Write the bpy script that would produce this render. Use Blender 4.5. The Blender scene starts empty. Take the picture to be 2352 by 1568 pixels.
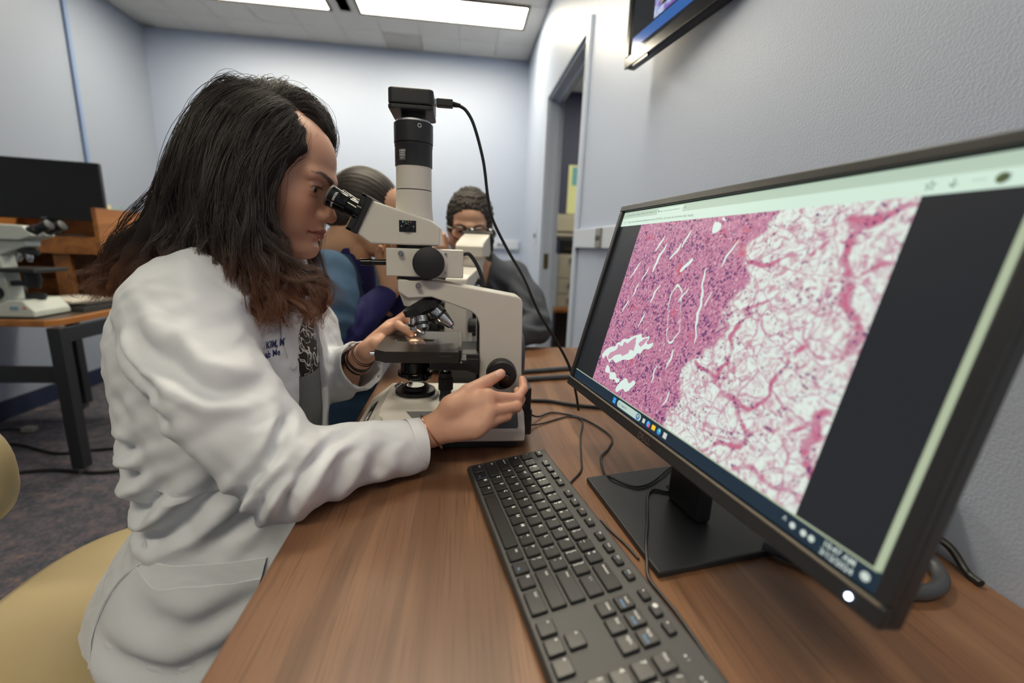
import bpy, math, random
import numpy as np
from mathutils import Vector, Matrix
rnd = random.Random(7)
scene = bpy.context.scene
COL = scene.collection

# ---------------------------------------------------------------- camera, world, exposure, lamps
CAM_Z = 1.0826
cam_d = bpy.data.cameras.new('camera'); cam = bpy.data.objects.new('camera', cam_d); COL.objects.link(cam)
_p, _r, _y = 0.213056, 0.0399737, -0.1212935
_F = Vector((-math.sin(_y)*math.cos(_p), math.cos(_y)*math.cos(_p), -math.sin(_p)))
_rt = Vector((math.cos(_y), math.sin(_y), 0)); _up = _rt.cross(_F)
_R = math.cos(_r)*_rt + math.sin(_r)*_up; _U = -math.sin(_r)*_rt + math.cos(_r)*_up
M = Matrix((( _R.x, _U.x, -_F.x, 0), (_R.y, _U.y, -_F.y, 0), (_R.z, _U.z, -_F.z, CAM_Z), (0, 0, 0, 1)))
cam.matrix_world = M
cam_d.sensor_width = 36; cam_d.lens = 15.4731; cam_d.clip_start = 0.01
cam_d.dof.use_dof = True; cam_d.dof.focus_distance = 0.68; cam_d.dof.aperture_fstop = 2.3
scene.camera = cam
w = bpy.data.worlds.new('world'); scene.world = w; w.use_nodes = True
w.node_tree.nodes['Background'].inputs[0].default_value = (0.62, 0.70, 0.85, 1)
w.node_tree.nodes['Background'].inputs[1].default_value = 0.5
scene.view_settings.view_transform = 'Standard'; scene.view_settings.look = 'None'
scene.view_settings.gamma = 1; scene.view_settings.use_curve_mapping = False
scene.view_settings.exposure = 0.42
PANEL_E = 22.0

# ---------------------------------------------------------------- helpers
def lin(h):
    h = h.lstrip('#'); c = [int(h[i:i+2], 16)/255 for i in (0, 2, 4)]
    return tuple(((x+.055)/1.055)**2.4 if x > .04045 else x/12.92 for x in c)
MATS = {}
def mat(name, col, rough=.5, metal=0., bump=0., bscale=200., var=0., vscale=8., coat=0., sss=0., spec=.5, emit=None, estr=1.):
    if name in MATS: return MATS[name]
    m = bpy.data.materials.new(name); m.use_nodes = True; nt = m.node_tree; b = nt.nodes['Principled BSDF']
    c = lin(col) if isinstance(col, str) else col
    b.inputs['Base Color'].default_value = (*c, 1); b.inputs['Roughness'].default_value = rough
    b.inputs['Metallic'].default_value = metal; b.inputs['Coat Weight'].default_value = coat
    b.inputs['Specular IOR Level'].default_value = spec
    if sss: b.inputs['Subsurface Weight'].default_value = sss; b.inputs['Subsurface Radius'].default_value = (.012, .005, .003)
    if emit: b.inputs['Emission Color'].default_value = (*lin(emit), 1); b.inputs['Emission Strength'].default_value = estr
    tc = nt.nodes.new('ShaderNodeTexCoord')
    if bump:
        n = nt.nodes.new('ShaderNodeTexNoise'); n.inputs['Scale'].default_value = bscale; n.inputs['Detail'].default_value = 3
        bp = nt.nodes.new('ShaderNodeBump'); bp.inputs['Strength'].default_value = bump; bp.inputs['Distance'].default_value = .002
        nt.links.new(tc.outputs['Object'], n.inputs['Vector']); nt.links.new(n.outputs['Fac'], bp.inputs['Height']); nt.links.new(bp.outputs['Normal'], b.inputs['Normal'])
    if var:
        n = nt.nodes.new('ShaderNodeTexNoise'); n.inputs['Scale'].default_value = vscale; n.inputs['Detail'].default_value = 4
        mx = nt.nodes.new('ShaderNodeMix'); mx.data_type = 'RGBA'
        mx.inputs['A'].default_value = (*[x*(1-var) for x in c], 1); mx.inputs['B'].default_value = (*[min(1, x*(1+var)) for x in c], 1)
        nt.links.new(tc.outputs['Object'], n.inputs['Vector']); nt.links.new(n.outputs['Fac'], mx.inputs['Factor']); nt.links.new(mx.outputs['Result'], b.inputs['Base Color'])
    MATS[name] = m
    return m
def attr_mat(name, rough=.5, sss=0., bump=0., bscale=300., spec=.5, sheen=0.):
    """material whose colour is the mesh's own colour attribute 'Col'"""
    m = mat(name, '#808080', rough, bump=bump, bscale=bscale, sss=sss, spec=spec); nt = m.node_tree
    a = nt.nodes.new('ShaderNodeVertexColor'); a.layer_name = 'Col'
    nt.links.new(a.outputs['Color'], nt.nodes['Principled BSDF'].inputs['Base Color'])
    if sheen: nt.nodes['Principled BSDF'].inputs['Sheen Weight'].default_value = sheen
    return m

class G:
    """collects geometry for one mesh"""
    def __init__(s): s.v = []; s.f = []; s.m = []; s.mi = 0
    def add(s, vs, fs):
        o = len(s.v); s.v += [tuple(v) for v in vs]; s.f += [tuple(i+o for i in f) for f in fs]; s.m += [s.mi]*len(fs); return s
    def box(s, a, b, rot=None, c=None):
        x0, y0, z0 = a; x1, y1, z1 = b
        vs = [Vector(q) for q in ((x0,y0,z0),(x1,y0,z0),(x1,y1,z0),(x0,y1,z0),(x0,y0,z1),(x1,y0,z1),(x1,y1,z1),(x0,y1,z1))]
        if rot is not None:
            c = Vector(c) if c else (vs[0]+vs[6])/2
            vs = [rot @ (v-c)+c for v in vs]
        return s.add(vs, [(0,3,2,1),(4,5,6,7),(0,1,5,4),(1,2,6,5),(2,3,7,6),(3,0,4,7)])
    def frame(s, d):
        d = Vector(d).normalized(); u = d.orthogonal().normalized()
        if abs(d.z) > .999: u = Vector((1, 0, 0))
        return d, u, d.cross(u)
    def lathe(s, o, d, prof, n=32, cap=True, ripple=0, rn=0):
        """prof = [(distance along d, radius)]"""
        d, u, w_ = s.frame(d); o = Vector(o); vs = []; fs = []
        for (t, r) in prof:
            for i in range(n):
                a = 2*math.pi*i/n; rr = r*(1+(ripple if (i % 2 and rn) else 0))
                vs.append(o+d*t+(u*math.cos(a)+w_*math.sin(a))*rr)
        for k in range(len(prof)-1):
            for i in range(n):
                j = (i+1) % n; fs.append((k*n+i, k*n+j, (k+1)*n+j, (k+1)*n+i))
        if cap:
            fs.append(tuple(range(n-1, -1, -1))); fs.append(tuple((len(prof)-1)*n+i for i in range(n)))
        return s.add(vs, fs)
    def cyl(s, a, b, r0, r1=None, n=24, bev=0.):
        a = Vector(a); b = Vector(b); L = (b-a).length; r1 = r0 if r1 is None else r1
        pr = [(0, r0-bev), (bev, r0), (L-bev, r1), (L, r1-bev)] if bev else [(0, r0), (L, r1)]
        return s.lathe(a, b-a, pr, n)
    def tube(s, pts, r, n=8, smooth=True, closed=False):
        pts = [Vector(p) for p in pts]
        if smooth: pts = spline(pts)
        rs = r if isinstance(r, (list, tuple)) else [r]*len(pts)
        if len(rs) != len(pts): rs = list(np.interp(np.linspace(0, 1, len(pts)), np.linspace(0, 1, len(rs)), rs))
        vs = []; fs = []; u = None
        for i, p in enumerate(pts):
            t = (pts[min(i+1, len(pts)-1)]-pts[max(i-1, 0)]).normalized()
            if u is None: u = t.orthogonal().normalized()
            u = (u-t*u.dot(t)).normalized(); w_ = t.cross(u)
            for k in range(n):
                a = 2*math.pi*k/n; vs.append(p+(u*math.cos(a)+w_*math.sin(a))*rs[i])
        for i in range(len(pts)-1):
            for k in range(n):
                j = (k+1) % n; fs.append((i*n+k, i*n+j, (i+1)*n+j, (i+1)*n+k))
        fs.append(tuple(range(n-1, -1, -1))); fs.append(tuple((len(pts)-1)*n+i for i in range(n)))
        return s.add(vs, fs)
    def prism(s, poly, axis, a, b):
        """poly in the two other axes (order x,y,z without axis), extruded from a to b"""
        n = len(poly); vs = []
        for t in (a, b):
            for (p, q) in poly:
                vs.append({'x': (t, p, q), 'y': (p, t, q), 'z': (p, q, t)}[axis])
        fs = [tuple(range(n)), tuple(range(2*n-1, n-1, -1))]+[(i, i+n, (i+1) % n+n, (i+1) % n) for i in range(n)]
        return s.add(vs, fs)
    def xf(s, fn, start=0):
        s.v[start:] = [tuple(fn(Vector(v))) for v in s.v[start:]]; return s
def spline(pts, k=8):
    """Catmull-Rom through the points"""
    P = [pts[0]*2-pts[1]]+list(pts)+[pts[-1]*2-pts[-2]]; out = []
    for i in range(1, len(P)-2):
        for j in range(k):
            t = j/k; a, b, c, d = P[i-1], P[i], P[i+1], P[i+2]
            out.append(.5*((2*b)+(c-a)*t+(2*a-5*b+4*c-d)*t*t+(3*b-a-3*c+d)*t**3))
    out.append(pts[-1]); return out
def world(o):
    m = o.matrix_basis.copy()
    while o.parent: o = o.parent; m = o.matrix_basis @ m
    return m
def mesh_obj(name, me, parent=None):
    o = bpy.data.objects.new(name, me); COL.objects.link(o)
    if parent: o.parent = parent
    return o
def obj(name, g, m, parent=None, bev=0., seg=2, smooth=35, local=False, kind=None, label=None):
    me = bpy.data.meshes.new(name)
    vs = g.v
    if parent and not local:
        inv = world(parent).inverted(); vs = [inv @ Vector(v) for v in vs]
    me.from_pydata([tuple(v) for v in vs], [], g.f)
    bm = __import__('bmesh').new(); bm.from_mesh(me)
    __import__('bmesh').ops.recalc_face_normals(bm, faces=bm.faces[:]); bm.to_mesh(me); bm.free()
    for x in (m if isinstance(m, (list, tuple)) else [m]): me.materials.append(x)
    if max(g.m, default=0) > 0: me.polygons.foreach_set('material_index', g.m)
    if smooth:
        me.polygons.foreach_set('use_smooth', [True]*len(me.polygons)); me.set_sharp_from_angle(angle=math.radians(smooth))
    o = mesh_obj(name, me, parent)
    if bev:
        b = o.modifiers.new('bevel', 'BEVEL'); b.width = bev; b.segments = seg; b.limit_method = 'ANGLE'; b.angle_limit = math.radians(40); b.harden_normals = True
    if kind: o['kind'] = kind
    if label: o['label'] = label
    return o
def tag(o, label, cat, group=None, kind=None):
    o['label'] = label; o['category'] = cat
    if group: o['group'] = group
    if kind: o['kind'] = kind
    return o
def thing(name, label, cat, loc=(0, 0, 0), rotz=0., group=None):
    o = bpy.data.objects.new(name, None); COL.objects.link(o); o.location = loc; o.rotation_euler = (0, 0, rotz); o.empty_display_size = .05
    return tag(o, label, cat, group)
def struct(name, g, m, **k): return obj(name, g, m, kind='structure', **k)
def dup(o, parent=None):
    c = o.copy(); COL.objects.link(c); c.parent = parent
    for ch in list(o.children): dup(ch, c)
    return c
_tc = {}
def text_geo(txt, size=1., align='CENTER', bold=0.):
    k = (txt, align, bold)
    if k not in _tc:
        cu = bpy.data.curves.new('t', 'FONT'); cu.body = txt; cu.size = 1; cu.align_x = align; cu.align_y = 'CENTER'; cu.resolution_u = 2; cu.offset = bold
        o = bpy.data.objects.new('t', cu); COL.objects.link(o); bpy.context.view_layer.update()
        me = bpy.data.meshes.new_from_object(o); _tc[k] = ([tuple(v.co) for v in me.vertices], [tuple(p.vertices) for p in me.polygons])
        bpy.data.objects.remove(o); bpy.data.curves.remove(cu); bpy.data.meshes.remove(me)
    vs, fs = _tc[k]; return [(x*size, y*size) for x, y, z in vs], fs
def put_text(g, txt, size, O, ux, uy, mi=0, align='CENTER', bold=0.):
    """flat lettering on the plane O + x*ux + y*uy"""
    vs, fs = text_geo(txt, size, align, bold); O = Vector(O); ux = Vector(ux); uy = Vector(uy)
    s = g.mi; g.mi = mi; g.add([O+ux*x+uy*y for x, y in vs], fs); g.mi = s

# ---------------------------------------------------------------- materials
def wood_mat(name, c1, c2, c3, axis=1, sc=1., rough=.38):
    m = mat(name, c2, rough); nt = m.node_tree; b = nt.nodes['Principled BSDF']; L = nt.links.new
    tc = nt.nodes.new('ShaderNodeTexCoord'); mp = nt.nodes.new('ShaderNodeMapping')
    s = [9*sc, 9*sc, 9*sc]; s[axis] = .8*sc; mp.inputs['Scale'].default_value = s
    n1 = nt.nodes.new('ShaderNodeTexNoise'); n1.inputs['Scale'].default_value = .7; n1.inputs['Detail'].default_value = 4; n1.inputs['Distortion'].default_value = 1.1
    wv = nt.nodes.new('ShaderNodeMath'); wv.operation = 'MULTIPLY'; wv.inputs[1].default_value = 26
    sn = nt.nodes.new('ShaderNodeMath'); sn.operation = 'SINE'
    mp2 = nt.nodes.new('ShaderNodeMapping'); s2 = [420*sc]*3; s2[axis] = 9*sc; mp2.inputs['Scale'].default_value = s2
    n2 = nt.nodes.new('ShaderNodeTexNoise'); n2.inputs['Scale'].default_value = 1; n2.inputs['Detail'].default_value = 5
    mp3 = nt.nodes.new('ShaderNodeMapping'); s3 = [11*sc]*3; s3[axis] = .25*sc; mp3.inputs['Scale'].default_value = s3
    n3 = nt.nodes.new('ShaderNodeTexNoise'); n3.inputs['Scale'].default_value = 1; n3.inputs['Detail'].default_value = 3
    r1 = nt.nodes.new('ShaderNodeMix'); r1.data_type = 'RGBA'; r1.inputs['A'].default_value = (*lin(c1), 1); r1.inputs['B'].default_value = (*lin(c2), 1)
    mr = nt.nodes.new('ShaderNodeMapRange'); mr.inputs['From Min'].default_value = .38; mr.inputs['From Max'].default_value = .62
    r2 = nt.nodes.new('ShaderNodeMix'); r2.data_type = 'RGBA'; r2.inputs['B'].default_value = (*lin(c3), 1)
    f2 = nt.nodes.new('ShaderNodeMapRange'); f2.inputs['From Min'].default_value = .2; f2.inputs['From Max'].default_value = 1.; f2.inputs['To Max'].default_value = .45
    r3 = nt.nodes.new('ShaderNodeMix'); r3.data_type = 'RGBA'; r3.inputs['B'].default_value = (*lin(c3), 1)
    f3 = nt.nodes.new('ShaderNodeMapRange'); f3.inputs['From Min'].default_value = .52; f3.inputs['From Max'].default_value = .72; f3.inputs['To Max'].default_value = .6
    for a_ in (mp, mp2, mp3): L(tc.outputs['Object'], a_.inputs['Vector'])
    L(mp.outputs[0], n1.inputs['Vector']); L(n1.outputs['Fac'], wv.inputs[0]); L(wv.outputs[0], sn.inputs[0])
    L(mp2.outputs[0], n2.inputs['Vector']); L(mp3.outputs[0], n3.inputs['Vector'])
    L(n3.outputs['Fac'], mr.inputs['Value']); L(mr.outputs[0], r1.inputs['Factor'])
    L(sn.outputs[0], f2.inputs['Value']); L(f2.outputs[0], r2.inputs['Factor']); L(r1.outputs['Result'], r2.inputs['A'])
    L(n2.outputs['Fac'], f3.inputs['Value']); L(f3.outputs[0], r3.inputs['Factor']); L(r2.outputs['Result'], r3.inputs['A'])
    L(r3.outputs['Result'], b.inputs['Base Color'])
    return m
M_desk = wood_mat('walnut_laminate', '#8f6a4f', '#714e37', '#49301e')
M_oak = wood_mat('orange_oak', '#b0743c', '#9a6230', '#6d4220', axis=1, rough=.4)
M_oakz = wood_mat('orange_oak_dark', '#96602f', '#84532a', '#5d381b', axis=1, rough=.4)
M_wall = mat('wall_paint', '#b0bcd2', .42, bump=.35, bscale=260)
M_trim = mat('trim_paint', '#b9c4d6', .35)
M_race = mat('raceway_plastic', '#c3ccdb', .4)
M_ceil = mat('ceiling_tile', '#d2cfca', .9, bump=.8, bscale=160, var=.14, vscale=90)
M_ceil2 = mat('ceiling_tile_grey', '#b9b5af', .9, bump=.8, bscale=160, var=.2, vscale=70)
M_navy = mat('navy_vinyl', '#1c2740', .5)
M_black = mat('black_plastic', '#1f2124', .42, bump=.06, bscale=1500)
M_bezel = mat('bezel_plastic', '#2c2d30', .36, bump=.1, bscale=1800)
M_blackg = mat('black_gloss', '#0b0c0e', .16)
M_blackm = mat('black_metal_paint', '#26282c', .38, bump=.04, bscale=900)
M_cream = mat('cream_enamel', '#d5d2ca', .34, var=.03, vscale=30)
M_grey = mat('grey_enamel', '#4b4f55', .42)
M_base = mat('dark_base', '#303338', .5)
M_chrome = mat('chrome', '#d4d6da', .14, metal=1)
M_steel = mat('brushed_steel', '#a5a8ac', .3, metal=1)
M_white = mat('white_print', '#e6e8ea', .5)
M_rubber = mat('cable_rubber', '#1b1d21', .45)
M_rubg = mat('cable_grey', '#44484f', .4)
M_glass = mat('lens_glass', '#dfe8d8', .1, emit='#fff6d8', estr=.35)

# ---------------------------------------------------------------- the room
XR, XL, YB, ZC, YF = .58, -2.58, 4.335, 2.70, -2.6
# carpet
m = mat('carpet', '#4a4a4e', .95, spec=.1); nt = m.node_tree; b = nt.nodes['Principled BSDF']; L = nt.links.new
tc = nt.nodes.new('ShaderNodeTexCoord'); n1 = nt.nodes.new('ShaderNodeTexNoise'); n1.inputs['Scale'].default_value = 55; n1.inputs['Detail'].default_value = 6; n1.inputs['Roughness'].default_value = .75
n2 = nt.nodes.new('ShaderNodeTexNoise'); n2.inputs['Scale'].default_value = 16; n2.inputs['Detail'].default_value = 5; n2.inputs['Roughness'].default_value = .7
cr = nt.nodes.new('ShaderNodeValToRGB'); e = cr.color_ramp.elements
e[0].position = .3; e[0].color = (*lin('#34353b'), 1); e[1].position = .75; e[1].color = (*lin('#8c8480'), 1)
k = e.new(.46); k.color = (*lin('#4c4e57'), 1); k = e.new(.56); k.color = (*lin('#676068'), 1); k = e.new(.63); k.color = (*lin('#80695d'), 1)
mx = nt.nodes.new('ShaderNodeMix'); mx.inputs['Factor'].default_value = .5
L(tc.outputs['Object'], n1.inputs['Vector']); L(tc.outputs['Object'], n2.inputs['Vector'])
L(n1.outputs['Fac'], mx.inputs['A']); L(n2.outputs['Fac'], mx.inputs['B']); L(mx.outputs['Result'], cr.inputs['Fac']); L(cr.outputs['Color'], b.inputs['Base Color'])
bp = nt.nodes.new('ShaderNodeBump'); bp.inputs['Strength'].default_value = .8; bp.inputs['Distance'].default_value = .006
L(n1.outputs['Fac'], bp.inputs['Height']); L(bp.outputs['Normal'], b.inputs['Normal'])
M_carpet = m
struct('floor', G().box((XL-.1, YF-.1, -.06), (XR+.1, YB+.1, 0)), M_carpet, smooth=0)
struct('wall_back', G().box((XL-.1, YB, 0), (XR+.1, YB+.1, ZC)), M_wall, smooth=0)
struct('wall_front', G().box((XL-.1, YF-.1, 0), (XR+.1, YF, ZC)), M_wall, smooth=0)
struct('wall_left', G().box((XL-.1, YF, 0), (XL, YB, ZC)), mat('left_wall_grey', '#98a1b0', .42, bump=.35, bscale=260), smooth=0)  # left wall is darker and greyer than the other walls
DY0, DY1, DZT = 2.245, 3.19, 2.06
g = G(); g.box((XR, YF, 0), (XR+.09, DY0, ZC)); g.box((XR, DY1, 0), (XR+.09, YB, ZC)); g.box((XR, DY0, DZT), (XR+.09, DY1, ZC))
struct('wall_right', g, M_wall, smooth=0)
# ceiling: backing board, one-foot tiles as pieces
LIGHTS = [(-.15, 3.58), (-1.55, 3.58), (-.15, 1.45), (-.55, -.85)]  # last entry is unseen, added to brighten the woman's face
ceil = struct('ceiling', G().box((XL-.1, YF-.1, ZC+.012), (XR+.1, YB+.1, ZC+.06)), M_ceil, smooth=0)
T = .305
tg = G(); a = T/2-.0012; tg.add([(-a,-a,0),(a,-a,0),(a,a,0),(-a,a,0),(-a+.004,-a+.004,-.003),(a-.004,-a+.004,-.003),(a-.004,a-.004,-.003),(-a+.004,a-.004,-.003)],
    [(4,5,6,7),(0,1,5,4),(1,2,6,5),(2,3,7,6),(3,0,4,7)])
tile0 = None
for i in range(11):
    for j in range(8):
        x = XR-.01-T*(i+.5)+.0; y = YB-T*(j+.5)
        if x < XL: continue
        if any(abs(x-lx) < .59+T*.5-.02 and abs(y-ly) < .15+T*.5-.02 for lx, ly in LIGHTS): continue
        if tile0 is None:
            tile0 = obj('ceiling_tile', tg, M_ceil, ceil, smooth=0, local=True); o = tile0; ob2 = tile0.data.copy(); ob2.materials[0] = M_ceil2
        else:
            o = tile0.copy(); COL.objects.link(o); o.parent = ceil
        o.location = (x, y, ZC+.004)
        if (i, j) in ((3, 0), (2, 0)): o.data = ob2 if i == 3 else tile0.data
        if i == 3 and j == 0: o['label'] = 'darker grey tile'
# plain tiles around the fixtures and nearer than the picture shows
struct('trim_ceiling', G().box((XL, YF, ZC-.001), (XR, YB-8*T, ZC+.012)), M_ceil, smooth=0)
g = G()
for lx, ly in LIGHTS[:2]: g.box((lx-.74, YB-3*T, ZC+.0005), (lx+.74, YB-2*T+.02, ZC+.012)); 
obj('tile_infill', g, M_ceil, ceil, smooth=0)
M_diff = mat('light_diffuser', '#ffffff', .5, emit='#fff3d9', estr=PANEL_E)
M_frame = mat('light_frame', '#5c5347', .5)
def light(loc, label):
    t = thing('ceiling_light', label, 'ceiling light', (loc[0], loc[1], ZC), 0, 'fluorescent panels in the ceiling')
    hx, hy, fr = .585, .148, .02; g = G()
    for s in (-1, 1):
        g.box((-hx-fr, s*hy-(fr if s < 0 else 0), -.012), (hx+fr, s*hy+(fr if s > 0 else 0), -.001))
        g.box((s*hx-(fr if s < 0 else 0), -hy, -.012), (s*hx+(fr if s > 0 else 0), hy, -.001))
    obj('frame', g, M_frame, t, local=True)
    obj('diffuser', G().box((-hx, -hy, -.007), (hx, hy, -.0015)), M_diff, t, local=True, smooth=0)
names = ['lit ceiling panel close to the right wall and door', 'lit ceiling panel cut off at the top left of the view', 'lit ceiling panel above the desk between camera and door', 'fill light panel added out of view behind the camera']
for i, l in enumerate(LIGHTS):
    light(l, names[i])
# baseboards
struct('baseboard_left', G().box((XL, YF, 0), (XL+.012, YB, .11)), M_navy, bev=.003)
struct('baseboard_back', G().box((XL+.012, YB-.012, 0), (XR, YB, .11)), M_navy, bev=.003)
struct('baseboard_right', G().box((XR-.012, DY1+.1, 0), (XR, YB-.012, .11)), M_navy, bev=.003)
# door: frame, stop, trim, and the room behind it
door = bpy.data.objects.new('door_1', None); COL.objects.link(door); door.location = (XR, (DY0+DY1)/2, 0); door['kind'] = 'structure'
g = G(); tw = .055
g.box((XR-.016, DY0-tw, 0), (XR, DY0, DZT+tw)); g.box((XR-.016, DY1, 0), (XR, DY1+tw, DZT+tw)); g.box((XR-.016, DY0, DZT), (XR, DY1, DZT+tw))
obj('casing', g, M_trim, door, bev=.004)
g = G(); g.box((XR, DY0, 0), (XR+.10, DY0+.012, DZT)); g.box((XR, DY1-.012, 0), (XR+.10, DY1, DZT)); g.box((XR, DY0, DZT-.012), (XR+.10, DY1, DZT))
obj('jamb', g, M_trim, door, bev=.002)
g = G(); g.box((XR+.05, DY0+.012, 0), (XR+.08, DY0+.03, DZT-.012)); g.box((XR+.05, DY1-.024, 0), (XR+.08, DY1-.012, DZT-.012)); g.box((XR+.05, DY0, DZT-.03), (XR+.08, DY1, DZT-.012))
obj('door_stop', g, M_trim, door, bev=.002)
g = G(); g.box((XR+.012, DY1-.0145, .93), (XR+.046, DY1-.012, 1.04)); obj('strike_plate', g, mat('brass', '#9c8a62', .3, metal=1), door)
# office behind the door
M_off = mat('office_wall', '#33384f', .7)
struct('trim_1', G().box((XR+.09, 5.6, 0), (3.0, 5.7, ZC)), M_off, smooth=0)
struct('trim_2', G().box((2.9, 1.9, 0), (3.0, 5.7, ZC)), M_off, smooth=0)
struct('trim_3', G().box((XR+.09, 1.9, 0), (3.0, 2.0, ZC)), M_off, smooth=0)
struct('trim_4', G().box((XR+.09, 1.9, ZC), (3.0, 5.7, ZC+.06)), M_ceil, smooth=0)
struct('trim_5', G().box((XR+.1, 1.9, -.06), (3.0, 5.7, 0)), M_carpet, smooth=0)
light((1.55, 4.0), 'unseen light panel added in the office beyond the door')  # out-of-view panel added to brighten the office interior
struct('trim_9', G().box((.80, 5.0, 0), (2.4, 5.03, ZC)), M_off, smooth=0)
# ---------------------------------------------------------------- through the door
cred = thing('credenza', 'brown wooden credenza seen low through the open door', 'credenza', (1.45, 4.75, 0))
g = G(); g.box((.98, 4.5, .42), (1.95, 5.0, .46)); obj('top', g, M_oak, cred, bev=.004)
g = G(); g.box((1.0, 4.56, 0), (1.93, 5.0, .42)); obj('body', g, mat('dark_brown', '#2e2019', .6), cred, bev=.003)
cab = thing('drawer_cabinet', 'beige metal drawer cabinet standing on the wooden credenza beyond the door', 'cabinet', (1.4, 4.75, .461))
M_beige = mat('beige_metal', '#bdb7a4', .5)
obj('body', G().box((1.0, 4.56, .461), (1.8, 4.98, 1.025)), M_beige, cab, bev=.004)
for z0, z1 in ((.47, .605), (.615, .765), (.775, 1.015)):
    d = obj('drawer', G().box((1.015, 4.54, z0), (1.785, 4.56, z1)), M_beige, cab, bev=.004)
    obj('pull', G().box((1.12, 4.525, z1-.05), (1.18, 4.54, z1-.035)), M_steel, d)
pr_ = thing('printer', 'black office printer on top of the beige drawer cabinet', 'printer', (1.4, 4.75, 1.026))
obj('body', G().box((1.0, 4.55, 1.026), (1.7, 4.95, 1.18)), M_black, pr_, bev=.01)
obj('paper_slot', G().box((1.06, 4.545, 1.07), (1.4, 4.55, 1.09)), mat('slot_brown', '#4a3c28', .5), pr_)
sh = thing('wall_shelf_box', 'beige shelf unit above the black printer behind the door', 'shelf', (1.4, 4.8, 1.2))
obj('lower_board', G().box((.95, 4.55, 1.2), (1.9, 5.0, 1.235)), M_beige, sh, bev=.003)
obj('upper_box', G().box((.95, 4.58, 1.255), (1.9, 5.0, 1.42)), M_beige, sh, bev=.004)
obj('spacer', G().box((.97, 4.62, 1.235), (1.88, 4.98, 1.255)), M_grey, sh)
t = thing('poster', 'yellow and teal poster hanging on the dark navy panel', 'poster', (1.3, 4.99, 1.5))
obj('sheet', G().box((1.16, 4.992, 1.46), (1.5, 4.999, 1.97)), mat('poster_yellow', '#c9cf9a', .7), t)
g = G()
g.box((1.20, 4.989, 1.76), (1.46, 4.992, 1.95)); obj('picture', g, mat('poster_teal', '#5f9aa0', .7), t)

# ---------------------------------------------------------------- wall raceways, outlets, switch, conduit
t = struct('trim_6', G().box((XR-.022, -2.0, 1.088), (XR, DY0-.056, 1.172)), M_race, bev=.003)
struct('trim_7', G().box((XL, YB-.022, 1.05), (XR-.03, YB, 1.135)), M_race, bev=.003)
struct('trim_shadow_line', G().box((XL, YF, 1.05), (XL+.022, YB-.023, 1.06)), M_navy, bev=.001)  # dark strip standing in for the shadow line of the raceway edge
def outlet(x, y, z, d, label, m, grp=None):
    t = thing('outlet', label, 'outlet', (x, y, z), 0, grp); g = G(); k = G()
    if d == 'x':
        g.box((x-.006, y-.036, z-.0385), (x, y+.036, z+.0385))
        for s in (-1, 1):
            k.lathe((x-.009, y+s*.016, z), (1, 0, 0), [(0, .011), (.003, .0125)], 16)
    else:
        g.box((x-.05, y-.006, z-.03), (x+.05, y, z+.03))
        for s in (-1, 1): k.box((x+s*.018-.012, y-.008, z-.012), (x+s*.018+.012, y-.006, z+.012))
    obj('cover_plate', g, m, t, bev=.002); obj('socket', k, mat('socket_dark', '#3f3e40', .5), t, bev=.001)
outlet(XR-.0225, 1.79, 1.13, 'x', 'brushed grey twin outlet in the white raceway left of the monitor', mat('outlet_steel', '#8d8a86', .4, metal=.4))
outlet(.38, YB-.0225, 1.09, 'y', 'white outlet with dark sockets on the back wall raceway', M_race)
t = thing('light_switch', 'small toggle light switch on the wall beside the door casing', 'switch', (XR, 3.5, 1.17))
obj('plate', G().box((XR-.005, 3.465, 1.11), (XR, 3.535, 1.225)), M_trim, t, bev=.002)
obj('toggle', G().box((XR-.016, 3.492, 1.155), (XR-.005, 3.508, 1.185)), M_grey, t, bev=.002)
t = thing('conduit', 'blue painted vertical raceway running down the left wall', 'conduit', (XL, 3.55, 1.25))
obj('channel', G().box((XL, 3.535, 1.27), (XL+.02, 3.565, ZC)), mat('blue_paint', '#7f93b8', .4), t, bev=.003)
t = thing('junction_box', 'pale yellow wall socket boxes below the blue raceway', 'socket box', (XL, 3.62, 1.13))
M_yel = mat('yellow_box', '#cfcaa0', .5)
obj('upper_box', G().box((XL, 3.58, 1.185), (XL+.04, 3.66, 1.26)), M_yel, t, bev=.004)
obj('lower_box', G().box((XL, 3.59, 1.10), (XL+.045, 3.665, 1.175)), M_yel, t, bev=.004)
g = G().tube([(XL+.03, 3.66, 1.12), (XL+.05, 3.72, 1.15), (XL+.05, 3.78, 1.0), (XL+.03, 3.74, .8), (XL+.03, 3.68, .5)], .004, 6)
g.tube([(XL+.03, 3.66, 1.22), (XL+.05, 3.76, 1.24), (XL+.05, 3.84, 1.05), (XL+.03, 3.77, .8), (XL+.03, 3.7, .45)], .004, 6)
tag(obj('cable', g, mat('green_cable', '#7fb79b', .5)), 'pair of thin green cables looping from the yellow socket boxes', 'cable')

# ---------------------------------------------------------------- desk
DX0, DX1, DY0_, DY1_, DZ = -.198, XR-.001, -.75, 1.487, .74
desk = thing('desk', 'long walnut laminate desk along the right wall', 'desk', (.19, .37, 0))
obj('desktop', G().box((DX0, DY0_, DZ-.03), (DX1, DY1_, DZ)), M_desk, desk, bev=.002)
g = G(); g.box((DX0+.05, DY1_-.06, 0), (DX1-.02, DY1_-.035, DZ-.03)); obj('end_panel', g, M_desk, desk)
g = G(); g.box((DX0+.05, DY0_+.03, 0), (DX1-.02, DY0_+.055, DZ-.03)); obj('end_panel', g, M_desk, desk)
g = G(); g.box((DX1-.05, DY0_+.055, .35), (DX1-.03, DY1_-.06, DZ-.03)); obj('back_panel', g, M_desk, desk)

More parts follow.
